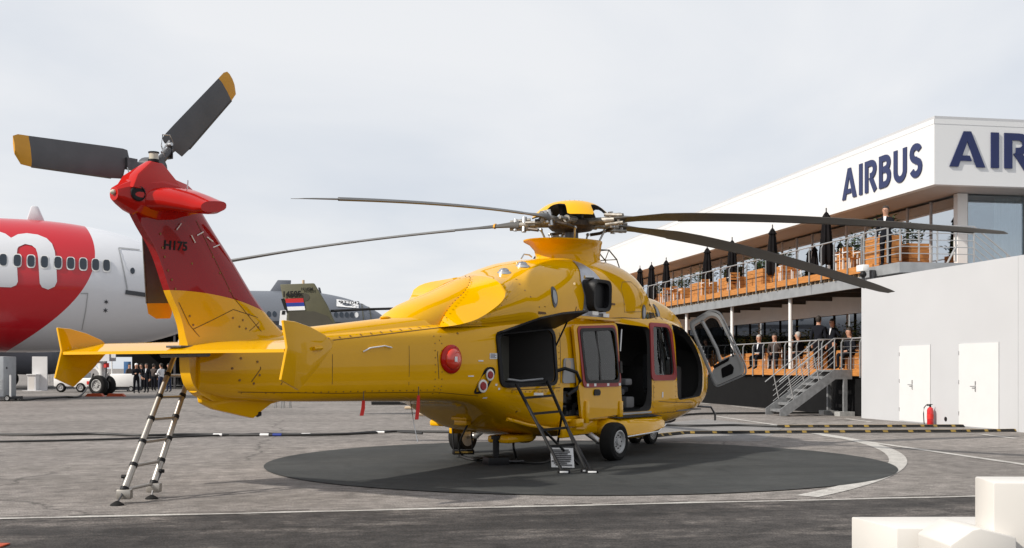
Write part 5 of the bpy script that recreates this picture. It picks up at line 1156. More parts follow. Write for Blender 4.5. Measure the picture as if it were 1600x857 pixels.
# ------------------------------------------------------------------ people
def person(label, loc, face, pose='stand', top='suit', legs='suit', hair='hair', skin='skin', h=1.78, arms=None, shirt=True, group=None):
    """one continuous body grown over a skeleton; face = heading in world radians; hair and shirt front are children"""
    p = thing('person', label, 'person', loc, face, group)       # local x = forward
    k = h / 1.78; J = {}; sit = pose == 'sit'
    hipz = .50 if sit else .93
    J['pel'] = (0, 0, hipz); J['wai'] = (.0, 0, hipz + .17); J['che'] = (.01 if not sit else .06, 0, hipz + .40); J['nck'] = (.0 if not sit else .06, 0, hipz + .56); J['hd0'] = (.02 if not sit else .09, 0, hipz + .66); J['hd1'] = (.035 if not sit else .11, 0, hipz + .75); J['hd2'] = (.02 if not sit else .10, 0, hipz + .84)
    E_ = [('pel', 'wai'), ('wai', 'che'), ('che', 'nck'), ('nck', 'hd0'), ('hd0', 'hd1'), ('hd1', 'hd2')]
    R = {'pel': (.15, .12), 'wai': (.15, .11), 'che': (.17, .115), 'nck': (.055, .055), 'hd0': (.088, .092), 'hd1': (.10, .108), 'hd2': (.085, .088)}
    A = arms or ('down', 'down')
    for sg, nm, am in ((1, 'l', A[0]), (-1, 'r', A[1])):
        zc = hipz + .46; x0 = J['che'][0]
        J['sh' + nm] = (x0, sg * .19, zc)
        if am == 'down': J['el' + nm] = (x0 - .03, sg * .25, zc - .29); J['wr' + nm] = (x0 + .05, sg * .25, zc - .54); J['ha' + nm] = (x0 + .08, sg * .24, zc - .68)
        elif am == 'pocket': J['el' + nm] = (x0 - .08, sg * .32, zc - .27); J['wr' + nm] = (x0 + .04, sg * .22, zc - .47); J['ha' + nm] = (x0 + .08, sg * .18, zc - .54)
        elif am == 'fwd': J['el' + nm] = (x0 + .08, sg * .25, zc - .26); J['wr' + nm] = (x0 + .30, sg * .15, zc - .22); J['ha' + nm] = (x0 + .38, sg * .08, zc - .18)
        elif am == 'face': J['el' + nm] = (x0 + .18, sg * .24, zc - .20); J['wr' + nm] = (x0 + .22, sg * .12, zc + .04); J['ha' + nm] = (x0 + .18, sg * .06, zc + .13)
        elif am == 'lap': J['el' + nm] = (x0 - .02, sg * .25, zc - .27); J['wr' + nm] = (x0 + .22, sg * .14, zc - .36); J['ha' + nm] = (x0 + .30, sg * .06, zc - .36)
        E_ += [('che', 'sh' + nm), ('sh' + nm, 'el' + nm), ('el' + nm, 'wr' + nm), ('wr' + nm, 'ha' + nm)]
        R.update({'sh' + nm: (.075, .075), 'el' + nm: (.055, .055), 'wr' + nm: (.042, .042), 'ha' + nm: (.035, .03)})
        if sit: J['hi' + nm] = (.03, sg * .10, hipz - .01); J['kn' + nm] = (.44, sg * .13, hipz - .0); J['an' + nm] = (.42, sg * .13, .09); J['to' + nm] = (.60, sg * .14, .04)
        else: J['hi' + nm] = (0, sg * .10, hipz - .06); J['kn' + nm] = (.02 + .04 * sg, sg * .11, .50); J['an' + nm] = (-.02 + .05 * sg, sg * .12, .09); J['to' + nm] = (.15 + .05 * sg, sg * .14, .035)
        E_ += [('pel', 'hi' + nm), ('hi' + nm, 'kn' + nm), ('kn' + nm, 'an' + nm), ('an' + nm, 'to' + nm)]
        R.update({'hi' + nm: (.105, .105), 'kn' + nm: (.072, .075), 'an' + nm: (.05, .055), 'to' + nm: (.045, .035)})
    names = list(J); idx = {n_: i for i, n_ in enumerate(names)}
    me = bpy.data.meshes.new('body'); me.from_pydata([tuple(c * k for c in J[n_]) for n_ in names], [(idx[a], idx[b]) for a, b in E_], [])
    o = bpy.data.objects.new('body', me); COL.objects.link(o); md = o.modifiers.new('skin', 'SKIN'); md.use_smooth_shade = True
    for i, n_ in enumerate(names): sv_ = me.skin_vertices[0].data[i]; sv_.radius = (R[n_][0] * k, R[n_][1] * k); sv_.use_root = n_ == 'pel'
    o.modifiers.new('sub', 'SUBSURF').levels = 1
    dg_ = bpy.context.evaluated_depsgraph_get(); nm_ = bpy.data.meshes.new_from_object(o.evaluated_get(dg_)); o.modifiers.clear(); o.data = nm_
    nm_.materials.clear()
    for m in (top, legs, skin, 'black'): nm_.materials.append(MATS[m])
    segs = [(np.array(J[a]) * k, np.array(J[b]) * k, a, b) for a, b in E_]
    for f in nm_.polygons:
        c = np.array(f.center); best = (9, '', '')
        for a, b, na, nb in segs:
            d = b - a; t = min(1, max(0, np.dot(c - a, d) / (d @ d))); best = min(best, (np.linalg.norm(c - a - d * t), na, nb))
        nb = best[2]; f.use_smooth = True
        f.material_index = 2 if nb in ('hd0', 'hd1', 'hd2') or nb[:2] == 'ha' else 3 if nb[:2] == 'to' else 1 if nb[:2] in ('kn', 'an', 'hi') else 0
    o.parent = p
    hx, _, hz = J['hd1']; hb2 = MB(); rgs = []
    for zz_, r in ((-.08, .07), (-.01, .098), (.05, .102), (.10, .085), (.128, .05), (.138, .01)): rgs.append([((hx - .034 + r * 1.08 * math.cos(t)) * k, r * .98 * math.sin(t) * k, (hz + zz_ + (.07 if math.cos(t) > .1 and zz_ < .03 else 0)) * k) for t in np.linspace(0, 2*math.pi, 14, endpoint=False)])
    hb2.loft(rgs).build('hair', hair, p, 60)
    fx_ = MB(); fx_.loft([[((hx + .092 + dx) * k, y * k, (hz + z) * k) for dx, y, z in ((0, -.013, -.03), (0, .013, -.03), (.0, .008, .01), (0, -.008, .01))], [((hx + .115) * k, y * k, (hz + z) * k) for y, z in ((-.01, -.025), (.01, -.025), (.003, -.01), (-.003, -.01))]]).build('nose', skin, p)
    MB().sphere(((hx + .0) * k, .083 * k, (hz - .01) * k), .022 * k, 8, sc=(.8, .4, 1.2)).build('ear', skin, p); MB().sphere(((hx + .0) * k, -.083 * k, (hz - .01) * k), .022 * k, 8, sc=(.8, .4, 1.2)).build('ear', skin, p)
    ey = MB()
    for y in (-.032, .032): ey.sphere(((hx + .082) * k, y * k, (hz + .005) * k), .011 * k, 6)
    tag(ey.build('eye', 'black', p), kind='stuff')
    if shirt:
        cx = J['che'][0] + .118
        MB().prism([((cx - .05) * k, -.045 * k, (hipz + .56) * k), ((cx - .05) * k, .045 * k, (hipz + .56) * k), ((cx + .012) * k, .012 * k, (hipz + .30) * k), ((cx + .012) * k, -.012 * k, (hipz + .30) * k)], (.012, 0, 0)).build('shirt_front', 'shirt', p)
    return p
def deckp(px, s, z): return W(s, tx_(px, s), z)
FWD = ROT + math.pi           # facing out of the building
person('man in dark suit standing alone at the rail of the upper terrace', deckp(1384, 17.5, Z_UP), FWD + .8, arms=('fwd', 'down'), h=1.85)
person('taller suited man standing with his back turned on the lower terrace', deckp(1279, 17.6, Z_LO), 1.0, h=1.85)
person('suited man standing in profile, talking, on the lower terrace', deckp(1301, 18.4, Z_LO), FWD + .3, h=1.78, arms=('pocket', 'down'))
person('man in suit and tie sitting leftmost on the lower terrace', deckp(1188, 17.7, Z_LO), FWD + .5, 'sit', hair='hair_grey', arms=('lap', 'lap'))
person('brown-haired man sitting with a hand at his mouth on the lower terrace', deckp(1211, 17.7, Z_LO), FWD + 1.0, 'sit', top='suit_brown', arms=('face', 'lap'), shirt=False)
person('grey-haired man sitting leaning forward right of the white column', deckp(1250, 17.7, Z_LO), FWD - .9, 'sit', hair='hair_grey', arms=('face', 'lap'))
person('man in dark jacket sitting behind the wire railing by the stairs', deckp(1330, 17.7, Z_LO), FWD + .2, 'sit', arms=('lap', 'lap'), shirt=False)
person('man on a stool seen through the open cockpit door window', deckp(1106, 17.8, Z_LO), FWD, 'sit', arms=('lap', 'lap'))
for i, (px, lb) in enumerate(((1188, 'chair under the leftmost seated man on the lower terrace'), (1211, 'chair under the brown-haired seated man on the lower terrace'), (1250, 'chair under the grey-haired seated man on the lower terrace'), (1330, 'chair under the seated man by the stairs'), (1106, 'chair seen through the open cockpit door'))):
    chair(17.72, tx_(px, 17.72), Z_LO, math.pi if i else 2.6, lb)
def gperson(label, px, py, face, **k): g = gp(px, py); return person(label, (g.x, g.y, 0), face, **k)
gperson('man in black with white cap, leftmost of the group under the jet', 213, 615, -1.0, legs='suit', hair='white_paint', shirt=False, arms=('fwd', 'fwd'))
gperson('man with white shirt front in the middle of the group under the jet', 229, 614, -1.7, arms=('down', 'pocket'))
gperson('man in white shirt and jeans, rightmost of the group under the jet', 252, 615, 2.6, top='shirt', legs='jeans', shirt=False, arms=('fwd', 'fwd'))
gperson('person in dark red top standing behind the group under the jet', 202, 612, -.6, top='suit_brown', legs='suit', shirt=False)
gperson('bareheaded person in black between the white-capped man and the shirt-fronted man', 221, 611, -2.2, arms=('pocket', 'down'), shirt=False)
gperson('person in dark jacket and jeans right of the man in white shirt', 264, 613, 2.9, legs='jeans', shirt=False, arms=('down', 'fwd'))
gperson('person in dark red top left of the tail ladder, facing away', 240, 611, 1.4, top='suit_brown', shirt=False)

# ------------------------------------------------------------------ airliner with the red and white livery
def jet(name, label, nose, e, r, zc, length, mats, nose_len=9.0, tail_len=18.0):
    """fuselage along e; local x forward (nose at 0), y to port"""
    rz = math.atan2(e[1], e[0]); j = thing(name, label, 'airliner', (nose[0], nose[1], 0), rz); rg_ = []
    xs_ = sorted(set(list(np.linspace(0, -nose_len, 22)) + list(np.linspace(-nose_len, -length + tail_len, 14)) + list(np.linspace(-length + tail_len, -length, 12))))
    for x in xs_:
        d = -x / nose_len; k = 1.0 if d >= 1 else (1 - (1 - d) ** 2.1) ** .55 if d > 0 else .02; lift = 0.0 if d >= 1 else -.16 * r * (1 - d) ** 2
        td = (-x - (length - tail_len)) / tail_len
        if td > 0: k = 1 - .88 * td ** 1.5; lift = r * .55 * td ** 1.5
        rg_.append([(x, r * k * math.cos(t), zc + lift + r * k * math.sin(t)) for t in np.linspace(0, 2*math.pi, 48, endpoint=False)])
    return j, MB().loft(rg_)
def jr(x, r, nose_len=9.0):
    d = -x / nose_len
    return (r, 0.0) if d >= 1 else (r * (1 - (1 - d) ** 2.1) ** .55, -.16 * r * (1 - d) ** 2)
JR, JZ, JN = 3.32, 5.62, 9.5; je = Vector((.93, .37, 0)).normalized()
jn = at(338, 470, 59.5); jet1, mb = jet('airliner', 'white airliner with a big red painted area and white letter', (jn.x, jn.y), je, JR, JZ, 50, None, JN)
def red_paint():
    m = MATS['jet_white'].copy(); m.name = 'jet_livery'; n = m.node_tree; p = n.nodes['Principled BSDF']; src = p.inputs['Base Color'].links[0].from_socket
    tc = n.nodes.new('ShaderNodeTexCoord'); sx = n.nodes.new('ShaderNodeSeparateXYZ'); n.links.new(tc.outputs['Object'], sx.inputs[0])
    # red oval edge: x < X0 - k (z - z0)^2, with a steeper lower side
    a = n.nodes.new('ShaderNodeMath'); a.operation = 'SUBTRACT'; a.inputs[1].default_value = 7.1; n.links.new(sx.outputs[2], a.inputs[0])
    b = n.nodes.new('ShaderNodeMath'); b.operation = 'POWER'; b.inputs[1].default_value = 2.0; n.links.new(a.outputs[0], b.inputs[0])
    c = n.nodes.new('ShaderNodeMath'); c.operation = 'MULTIPLY_ADD'; c.inputs[1].default_value = .178; n.links.new(b.outputs[0], c.inputs[0]); n.links.new(sx.outputs[0], c.inputs[2])
    g = n.nodes.new('ShaderNodeMath'); g.operation = 'LESS_THAN'; g.inputs[1].default_value = -6.1; n.links.new(c.outputs[0], g.inputs[0])
    mx = n.nodes.new('ShaderNodeMix'); mx.data_type = 'RGBA'; n.links.new(g.outputs[0], mx.inputs[0]); n.links.new(src, mx.inputs[6]); mx.inputs[7].default_value = (.46, .004, .012, 1)
    n.links.new(mx.outputs[2], p.inputs['Base Color']); MATS['jet_livery'] = m
red_paint()
mb.build('fuselage', 'jet_livery', jet1)
def jskin(x, z, off, r=JR, zc=JZ, nl=JN):
    k, lf = jr(x, r, nl); h = z - zc - lf; h = max(-k*.999, min(k*.999, h)); return (x, -math.sqrt(k*k - h*h) * (1 + off / k) - 0, zc + lf + h * (1 + off / k))
def jpatch(name, poly, m, off=.02, parent=jet1, **kw):
    pts = subdiv_poly(poly, .25); a = [jskin(x, z, off, **kw) for x, z in pts]; c = (sum(p[0] for p in pts)/len(pts), sum(p[1] for p in pts)/len(pts)); n = len(a)
    return MB().add(a, [tuple(range(n))]).build(name, m, parent)
def jstrip(name, pts, wd, m, off=.03, parent=jet1, **kw):
    P = []
    for a_, b_ in zip(pts, pts[1:]): P += [Vector(a_).lerp(Vector(b_), k / 6) for k in range(6)]
    P.append(Vector(pts[-1])); L_ = []; R2 = []
    for i, p in enumerate(P):
        d = (P[min(i+1, len(P)-1)] - P[max(i-1, 0)]).normalized(); nn = Vector((-d.y, d.x)) * wd / 2; L_.append(jskin(*(p + nn), off, **kw)); R2.append(jskin(*(p - nn), off, **kw))
    n = len(P); return MB().add(L_ + R2, [(i, i+1, n+i+1, n+i) for i in range(n-1)]).build(name, m, parent)
# helper: fuselage x of a photo column at height z on the near side
def jx(px, z=6.8):
    lo, hi = -45.0, -.2
    for _ in range(40):
        m_ = (lo + hi) / 2; q = Vector(jskin(m_, z, 0)); wp_ = Vector((jn.x, jn.y, 0)) + je * q.x + Vector((-je.y, je.x, 0)) * q.y; x = 800 + FPX * wp_.x / wp_.y
        if x < px: lo = m_
        else: hi = m_
    return lo
def jz(px, py, x):
    q = Vector(jskin(x, 6.5, 0)); wp_ = Vector((jn.x, jn.y, 0)) + je * q.x + Vector((-je.y, je.x, 0)) * q.y; return CH + (HY - py) / FPX * wp_.y
ZWN = jz(60, 408, jx(60))
for i, px in enumerate((-16, 5, 27, 48.5, 69.5, 90.5, 110.5, 130, 149.5, 166.5)):
    x = jx(px, ZWN); ov = [(x + .20 * math.copysign(abs(math.cos(t))**.6, math.cos(t)), ZWN - .012 * i + .33 * math.copysign(abs(math.sin(t))**.6, math.sin(t))) for t in np.linspace(0, 2*math.pi, 18, endpoint=False)]
    fr_ = jpatch('window', ov, 'white_paint', .035); jpatch('pane', [(x + (a - x) * .78, ZWN + (b - ZWN) * .84) for a, b in ov], 'jet_glass', .05, fr_)
# white letter m, drawn as strips that follow the skin
def jinv(px, py):
    z = 6.0; x = jx(px, z)
    for _ in range(6):
        q = Vector(jskin(x, z, 0)); wy = (Vector((jn.x, jn.y, 0)) + je * q.x + Vector((-je.y, je.x, 0)) * q.y).y
        z = min(max(CH + (HY - py) / FPX * wy, JZ - JR * .97), JZ + JR * .97); x = jx(px, z)
    return (x, z)
def mz(a, b): return jinv(a * .28, 320 + b * .28)
def mrow(name, pairs, m, off, nsub=5):
    rows = []
    for (a, b) in pairs:
        p, q = Vector(mz(*a)), Vector(mz(*b)); rows.append([jskin(*p.lerp(q, k / nsub), off) for k in range(nsub + 1)])
    return MB().loft(rows, cap=False, closed=False).build(name, m, jet1)
mrow('livery_letter', [((62,188),(97,250)),((100,168),(103,238)),((150,162),(140,222)),((210,170),(178,230)),((260,190),(200,248)),((290,220),(209,275)),((305,260),(213,300)),((312,310),(216,350)),((316,380),(219,400)),((318,430),(222,440)),((305,458),(235,462)),((272,473),(268,474))], 'jet_white', .03)
mrow('livery_letter', [((-30,150),(0,155)),((-30,165),(30,165)),((-30,190),(62,188)),((-30,220),(82,220)),((-30,250),(97,250)),((-30,290),(93,290)),((-30,340),(95,340)),((-30,380),(97,380)),((-30,430),(100,430)),((-30,450),(90,450)),((0,460),(62,462))], 'jet_white', .033)
# door outline, sill, small markings
def mj(px, py, zg): x = jx(px, zg); return (x, jz(px, py, x))
dl = [mj(185, 386, 7.8), mj(198, 448, 5.8), mj(199, 458, 5.5), mj(228, 461, 5.5)]
jstrip('door_outline', dl, .06, 'panel_grey', .03); jstrip('door_outline', [dl[0], mj(218, 389, 7.6)], .06, 'panel_grey', .03); jstrip('door_sill', [mj(196, 457, 5.5), mj(232, 462, 5.4)], .2, 'jet_dark', .06)
x, z = mj(207, 424, 6.6); jpatch('door_window', [(x + .11 * math.cos(t), z + .16 * math.sin(t)) for t in np.linspace(0, 2*math.pi, 12, endpoint=False)], 'jet_glass', .04)
for q in ((166, 472), (165, 485)):
    x, z = mj(*q, 5.0); jpatch('fuselage_mark', [(x + (.13 if k % 2 else .05) * math.cos(k*math.pi/6), z + (.13 if k % 2 else .05) * math.sin(k*math.pi/6)) for k in range(12)], 'jet_dark', .03)
jstrip('panel_seam', [mj(137, 460, 5.5), mj(134, 485, 4.6), mj(128, 515, 3.6)], .04, 'panel_grey', .02); jstrip('panel_seam', [mj(126, 459, 5.4), mj(138, 459, 5.4)], .05, 'panel_grey', .022)
bf = MB(); bx = jx(58, 8.5); bf.prism([(bx - .55, -.12, JZ + JR - .1), (bx + .35, -.12, JZ + JR - .1), (bx + .0, -.12, JZ + JR + .72), (bx - .3, -.12, JZ + JR + .72)], (0, .24, 0)).build('antenna_fairing', 'jet_white', jet1, bevel=.08)
# nose gear of the airliner
wg = gp(160, 618); ngl = thing('landing_gear', 'airliner nose gear with twin black tyres and white hub', 'landing gear', (wg.x, wg.y, 0), -.35)
for y in (-.32, .32):
    w_ = wheel((0, y, .56), (0, math.copysign(1, y), 0), .56, .42, ngl, 'tyre')
MB().cyl((0, 0, .5), (-.1, 0, 3.0), .16, .2).cyl((0, -.3, .56), (0, .3, .56), .09).cyl((-.1, 0, 1.2), (-1.5, 0, 2.6), .07).cyl((.02, .12, .7), (.3, .12, 1.3), .05).build('strut', 'white_paint', ngl)
MB().box((-.6, -.28, 1.9), (.7, -.24, 2.6)).box((-.6, .24, 1.9), (.7, .28, 2.6)).build('gear_door', 'jet_white', ngl)
MB().box((.2, -.12, 1.55), (.36, .12, 1.8)).build('taxi_lamp', 'ribbon_red', ngl)
for q, lb in ((147, 'orange wheel chock left of the airliner nose wheel'), (180, 'orange wheel chock right of the airliner nose wheel')):
    g = gp(q, 620); MB().prism([(g.x - .5, g.y, 0), (g.x + .5, g.y, 0), (g.x + .35, g.y, .16), (g.x - .35, g.y, .16)], (0, .3, 0)).build('wheel_chock', 'orange'); tag(bpy.data.objects[-1] if False else COL.objects[-1], lb, 'chock', 'orange wheel chocks')
# towing tractor and steps around the gear
tg = gp(112, 613); tw = thing('tow_tractor', 'low white towing tractor beside the airliner nose wheel', 'tractor', (tg.x, tg.y, 0), -.1)
MB().bbox((-.8, -.8, .35), (.4, .9, 1.0), .08).bbox((.5, -.8, .3), (2.4, .9, .9), .08).build('body', 'white_paint', tw); MB().bbox((-.1, -.7, .9), (.9, .8, 1.25), .06).build('hood', 'panel_grey', tw)
for x in (-.3, 1.0, 2.0): wheel((x, -.75, .3), (0, -1, 0), .3, .25, tw, 'wheel')
MB().box((1.4, -.82, .5), (1.8, -.8, .7)).build('warning_plate', 'ribbon_red', tw)
tg = gp(186, 612); cb = thing('ground_cart', 'white ground cart right of the airliner nose wheel', 'cart', (tg.x, tg.y, 0), -.05)
MB().bbox((-.4, -.5, .3), (1.2, .7, 1.15), .06).build('body', 'white_paint', cb); MB().box((-.6, -.4, .1), (1.3, .6, .3)).build('chassis', 'jet_dark', cb); MB().cyl((-.3, -.4, 1.1), (-.35, -.4, 3.0), .05).build('mast', 'white_paint', cb)
for x in (-.2, 1.0): wheel((x, -.5, .18), (0, -1, 0), .18, .12, cb, 'wheel')
# ------------------------------------------------------------------ grey tanker jet far behind
J2R, J2Z = 2.85, 5.3; g_e = Vector((.985, .17, 0)).normalized(); g_n = at(613, 500, 98)
jet2, mb = jet('grey_airliner', 'dark grey military tanker jet parked behind the white airliner', (g_n.x, g_n.y), g_e, J2R, J2Z, 58, None, 8.5)
mb.build('fuselage', 'jet_grey', jet2); kw = dict(r=J2R, zc=J2Z, nl=8.5)
def gx(px): return (px - 613) / FPX * 98 * 1.02
for px in (527, 535, 543, 550.5, 557.5, 400, 408, 430, 438):
    x = gx(px); jpatch('window', [(x + .17 * math.cos(t), 6.05 + .24 * math.sin(t)) for t in np.linspace(0, 2*math.pi, 10, endpoint=False)], 'jet_glass' if px != 557.5 else 'white_paint', .03, jet2, **kw)
lbp = jpatch('number_board', [(gx(528), 6.75), (gx(561), 6.62), (gx(561), 7.2), (gx(528), 7.38)], 'white_decal', .05, jet2, **kw)
q = Vector(jskin(gx(544.5), 7.0, .16, **kw)); text_mesh('MRTT042', .5, 'lettering', 'black', jet2, q, (1, .0, -.03), (0.03, .6, .8), .004, .01)
for a, b in (((566, 7.1), (568, 5.6)), ((566, 7.1), (577, 6.95)), ((577, 6.95), (580, 5.6))): jstrip('door_outline', [(gx(a[0]), a[1]), (gx(b[0]), b[1])], .07, 'olive', .03, jet2, **kw)
jstrip('cheat_line', [(gx(380), 5.05), (gx(450), 5.0), (gx(560), 4.95)], .9, 'jet_dark', .03, jet2, **kw)
MB().prism([(gx(425), -.1, J2Z + J2R - .4), (gx(458), -.1, J2Z + J2R - .3), (gx(461), -.1, J2Z + J2R + .95), (gx(441), -.1, J2Z + J2R + .95)], (0, .25, 0)).build('antenna_fairing', 'jet_grey', jet2, bevel=.06)
MB().prism([(gx(503), -.05, J2Z + J2R - .3), (gx(507), -.05, J2Z + J2R - .3), (gx(504), -.05, J2Z + J2R + .35), (gx(501), -.05, J2Z + J2R + .35)], (0, .1, 0)).build('blade_antenna', 'jet_dark', jet2)
for t_ in (0.,): 
    en_ = MB().lathe([(1.15, 0), (1.45, .3), (1.55, 1.2), (1.5, 3.0), (1.1, 4.6)], (-25.5, -9.5, 2.55), (-1, 0, 0), 28).build('engine_nacelle', 'jet_grey', jet2); MB().lathe([(1.1, .02), (.3, .5), (.002, .3)], (-25.5, -9.5, 2.55), (-1, 0, 0), 28).build('fan', 'jet_dark', en_)
MB().add([(-20, -2, 4.0), (-33, -2, 4.0), (-42, -26, 5.6), (-38.5, -26, 5.6), (-20, -2, 4.5), (-33, -2, 4.3), (-42, -26, 5.75), (-38.5, -26, 5.75)], [(0, 1, 2, 3), (4, 7, 6, 5), (0, 3, 7, 4), (3, 2, 6, 7), (2, 1, 5, 6), (1, 0, 4, 5)]).build('wing', 'jet_grey', jet2)
for x, y in ((-32, -4.5), (-30.4, -4.5), (-5.6, 0)): w_ = wheel((x, y, .68), (0, -1, 0), .68, .5, jet2, 'tyre')
MB().cyl((-31.2, -4.5, .7), (-31.0, -3.5, 4.0), .2).build('gear_strut', 'white_paint', jet2)
MB().cyl((-5.6, 0, .7), (-5.6, 0, 3.0), .15).build('gear_strut', 'white_paint', jet2)
# ------------------------------------------------------------------ olive military helicopter, tail seen over the yellow boom
ZH = 36.0
def hh_(px, py): q = at(px, py, ZH); return (q.x - OH.x, q.z)
OH = at(480, 560, ZH); oh = thing('military_helicopter', 'olive drab helicopter, its tail fin showing above the yellow tail boom', 'helicopter', (OH.x, OH.y, 0), 0)
def oprism(name, pts, m, y0=-.08, th=.16, parent=oh, bevel=0): return MB().prism([(a, y0, b) for a, b in (hh_(*p) for p in pts)], (0, th, 0)).build(name, m, parent, bevel=bevel)
oprism('tail_fin', [(438, 445), (491, 443), (512, 478), (527, 512), (530, 540), (452, 540), (447, 488)], 'olive', bevel=.03)
oprism('fin_dark_panel', [(452, 487), (492, 487), (512, 494), (526, 511), (527, 540), (452, 540)], 'olive_dark', -.095, .01)  # darker olive over the lower part of the fin
oprism('painted_disc', [(478 + 6.5 * math.cos(t), 465 + 6 * math.sin(t)) for t in np.linspace(0, 2*math.pi, 16, endpoint=False)], 'olive_dark', -.088, .006); oprism('painted_disc', [(472, 459), (478, 459), (478, 471), (472, 471)], 'olive_dark', -.0885, .006)
for a, b, m in ((467.5, 474, 'flag_red'), (474, 480, 'flag_blue'), (480, 486, 'white_decal')):
    k = (a - 467.5) * .22; k2 = (b - 467.5) * .22; oprism('flag_stripe', [(446.5 + k, a), (474.5 + k * .8, a - 1), (474.5 + k2 * .8, b - 1), (446.5 + k2, b)], m, -.1, .012)
q = hh_(457, 460.5); text_mesh('14505', .245, 'lettering', 'black', oh, (q[0], -.125, q[1]), (1, 0, .03), (0, 0, 1), .004, .01)
q = hh_(481, 452.5); text_mesh('H145M', .125, 'lettering', 'black', oh, (q[0], -.125, q[1]), (1, 0, 0), (0, 0, 1), .004, .004)
oprism('end_plate', [(443, 487), (451, 486), (453, 492), (452, 508), (447, 511), (441, 509)], 'white_paint', -.5, .06); oprism('end_plate_mark', [(446, 487), (451, 487), (450, 493), (445, 493)], 'black', -.51, .005)
oprism('fin_trailing_strip', [(440, 468), (444, 467), (451, 487), (447, 488)], 'black', -.11, .2)
MB().cyl((hh_(474, 440)[0], 0, hh_(474, 444)[1]), (hh_(474, 440)[0], 0, hh_(474, 438)[1]), .04).build('beacon', 'tan', oh)
MB().loft([[(x, -r * math.cos(t), z + r * math.sin(t) * 1.1) for t in np.linspace(0, 2*math.pi, 20, endpoint=False)] for x, r, z in ((-.3, .28, 1.85), (1.2, .32, 1.9), (3.0, .45, 1.95), (4.2, .8, 1.75), (5.0, 1.0, 1.55), (6.5, 1.0, 1.45), (7.6, .7, 1.3), (8.2, .1, 1.2))]).build('fuselage', 'olive_dark', oh)
b0, b1 = hh_(516, 486), hh_(632, 482.5); MB().tube([(b0[0], .1, b0[1]), ((b0[0] + b1[0])/2, .1, (b0[1] + b1[1])/2 + .02), (b1[0] + 2, .1, b1[1] + .06)], .045, 6).build('rotor_blade', 'black', oh)
MB().tube([(3.6, -1.0, .08), (4.2, -1.0, .06), (7.2, -1.0, .06)], .06, 8).tube([(4.8, -1.0, .06), (4.9, -.6, .8)], .05).tube([(6.6, -1.0, .06), (6.5, -.6, .8)], .05).build('skid', 'tan', oh)
# ------------------------------------------------------------------ things on the apron
# telescopic ladder at the tail
ld = thing('telescopic_ladder', 'aluminium telescopic ladder leaning under the yellow tail', 'ladder', (-4.2, 12.55, 0), 0)
F1, F2 = Vector((-.13, -.28, 0)), Vector((.07, .32, 0)); TP1, TP2 = at(286, 522, 13.7), at(316, 525, 14.0)
def lw(p): return Vector((p[0] + 4.2, p[1] - 12.55, p[2]))
B1, B2 = at(194, 766, 12.45), at(240, 756, 12.95); B1, B2, TP1, TP2 = lw(B1), lw(B2), lw(TP1), lw(TP2)
NS = 7
for bb, tp in ((B1, TP1), (B2, TP2)):
    for k in range(NS):
        a, b = bb.lerp(tp, k / NS), bb.lerp(tp, (k + 1) / NS); r_ = .040 - .0022 * k
        MB().cyl(a, b, r_, n=14).build('rail_section', 'alu', ld); d = (b - a).normalized(); MB().cyl(a - d * .012, a + d * .03, r_ + .009, n=14).build('collar', 'black', ld)
for k in range(NS): MB().cyl(B1.lerp(TP1, k / NS), B2.lerp(TP2, k / NS), .019, n=8).build('rung', 'alu', ld)
for bb, fpx, tp, sd_ in ((B1, (183, 790), TP1, -1), (B2, (237, 780), TP2, 1)):
    g = lw(gp(*fpx)); d = (bb - g); MB().lathe([(.075, 0), (.07, .015), (.03, .04), (.012, .05)], g, (0, 0, 1), 16).build('foot', 'rubber', ld)
    MB().tube([g + Vector((0, 0, .03)), bb.lerp(g, .35), bb + Vector((.03 * sd_, 0, .0)), bb.lerp(tp, .085) + Vector((.05 * sd_, 0, .0))], .011, 6).build('stabiliser_rod', 'dark_metal', ld)
    MB().bbox(bb + Vector((-.075, -.05, -.10)), bb + Vector((.085, .05, .01)), .015).build('bracket', 'alu', ld); MB().cyl(bb.lerp(tp, .08) + Vector((.05 * sd_ - .03, -.02, 0)), bb.lerp(tp, .08) + Vector((.05 * sd_ + .03, -.02, 0)), .022, n=8).build('clamp_knob', 'black', ld)
# black step ladder against the baggage bay
bw = Vector((.72, 15.81, 0)); sl_ = thing('step_ladder', 'black folding step ladder leaning on the open baggage bay', 'ladder', bw, 0)
def hw(u, v, z): a, b = math.cos(PHI), math.sin(PHI); return Vector((HO.x + u*a + v*b, HO.y + u*b - v*a, z)) - bw
T1, T2 = hw(-3.42, 1.10, 1.27), hw(-2.62, 1.14, 1.30); G1, G2 = gp(881, 741) - bw, gp(917, 739) - bw
for k in (0, 1):
    MB().cyl((G1, G2)[k], (T1, T2)[k], .025, n=10).build('rail', 'black', sl_)
for f in (.30, .48, .66, .84):
    a, b = G1.lerp(T1, f), G2.lerp(T2, f); MB().loft([[q + Vector(o_) for o_ in ((0, -.03, -.02), (0, .04, -.02), (0, .04, .015), (0, -.03, .015))] for q in (a, b)]).build('step', 'black', sl_)
MB().box(G1.lerp(T1, .845).lerp(G2.lerp(T2, .845), .35) + Vector((0, -.05, .02)), G1.lerp(T1, .845).lerp(G2.lerp(T2, .845), .65) + Vector((0, -.04, .045))).build('tape', 'white_decal', sl_)
G3, G4 = gp(866, 712) - bw, gp(925, 742) - bw
MB().cyl(G1.lerp(T1, .55), gp(905, 728) - bw, .02, n=8).cyl(G2.lerp(T2, .5), gp(925, 741) - bw, .02, n=8).cyl(G2.lerp(T2, .62), gp(868, 716) - bw, .018, n=8).build('brace', 'black', sl_)
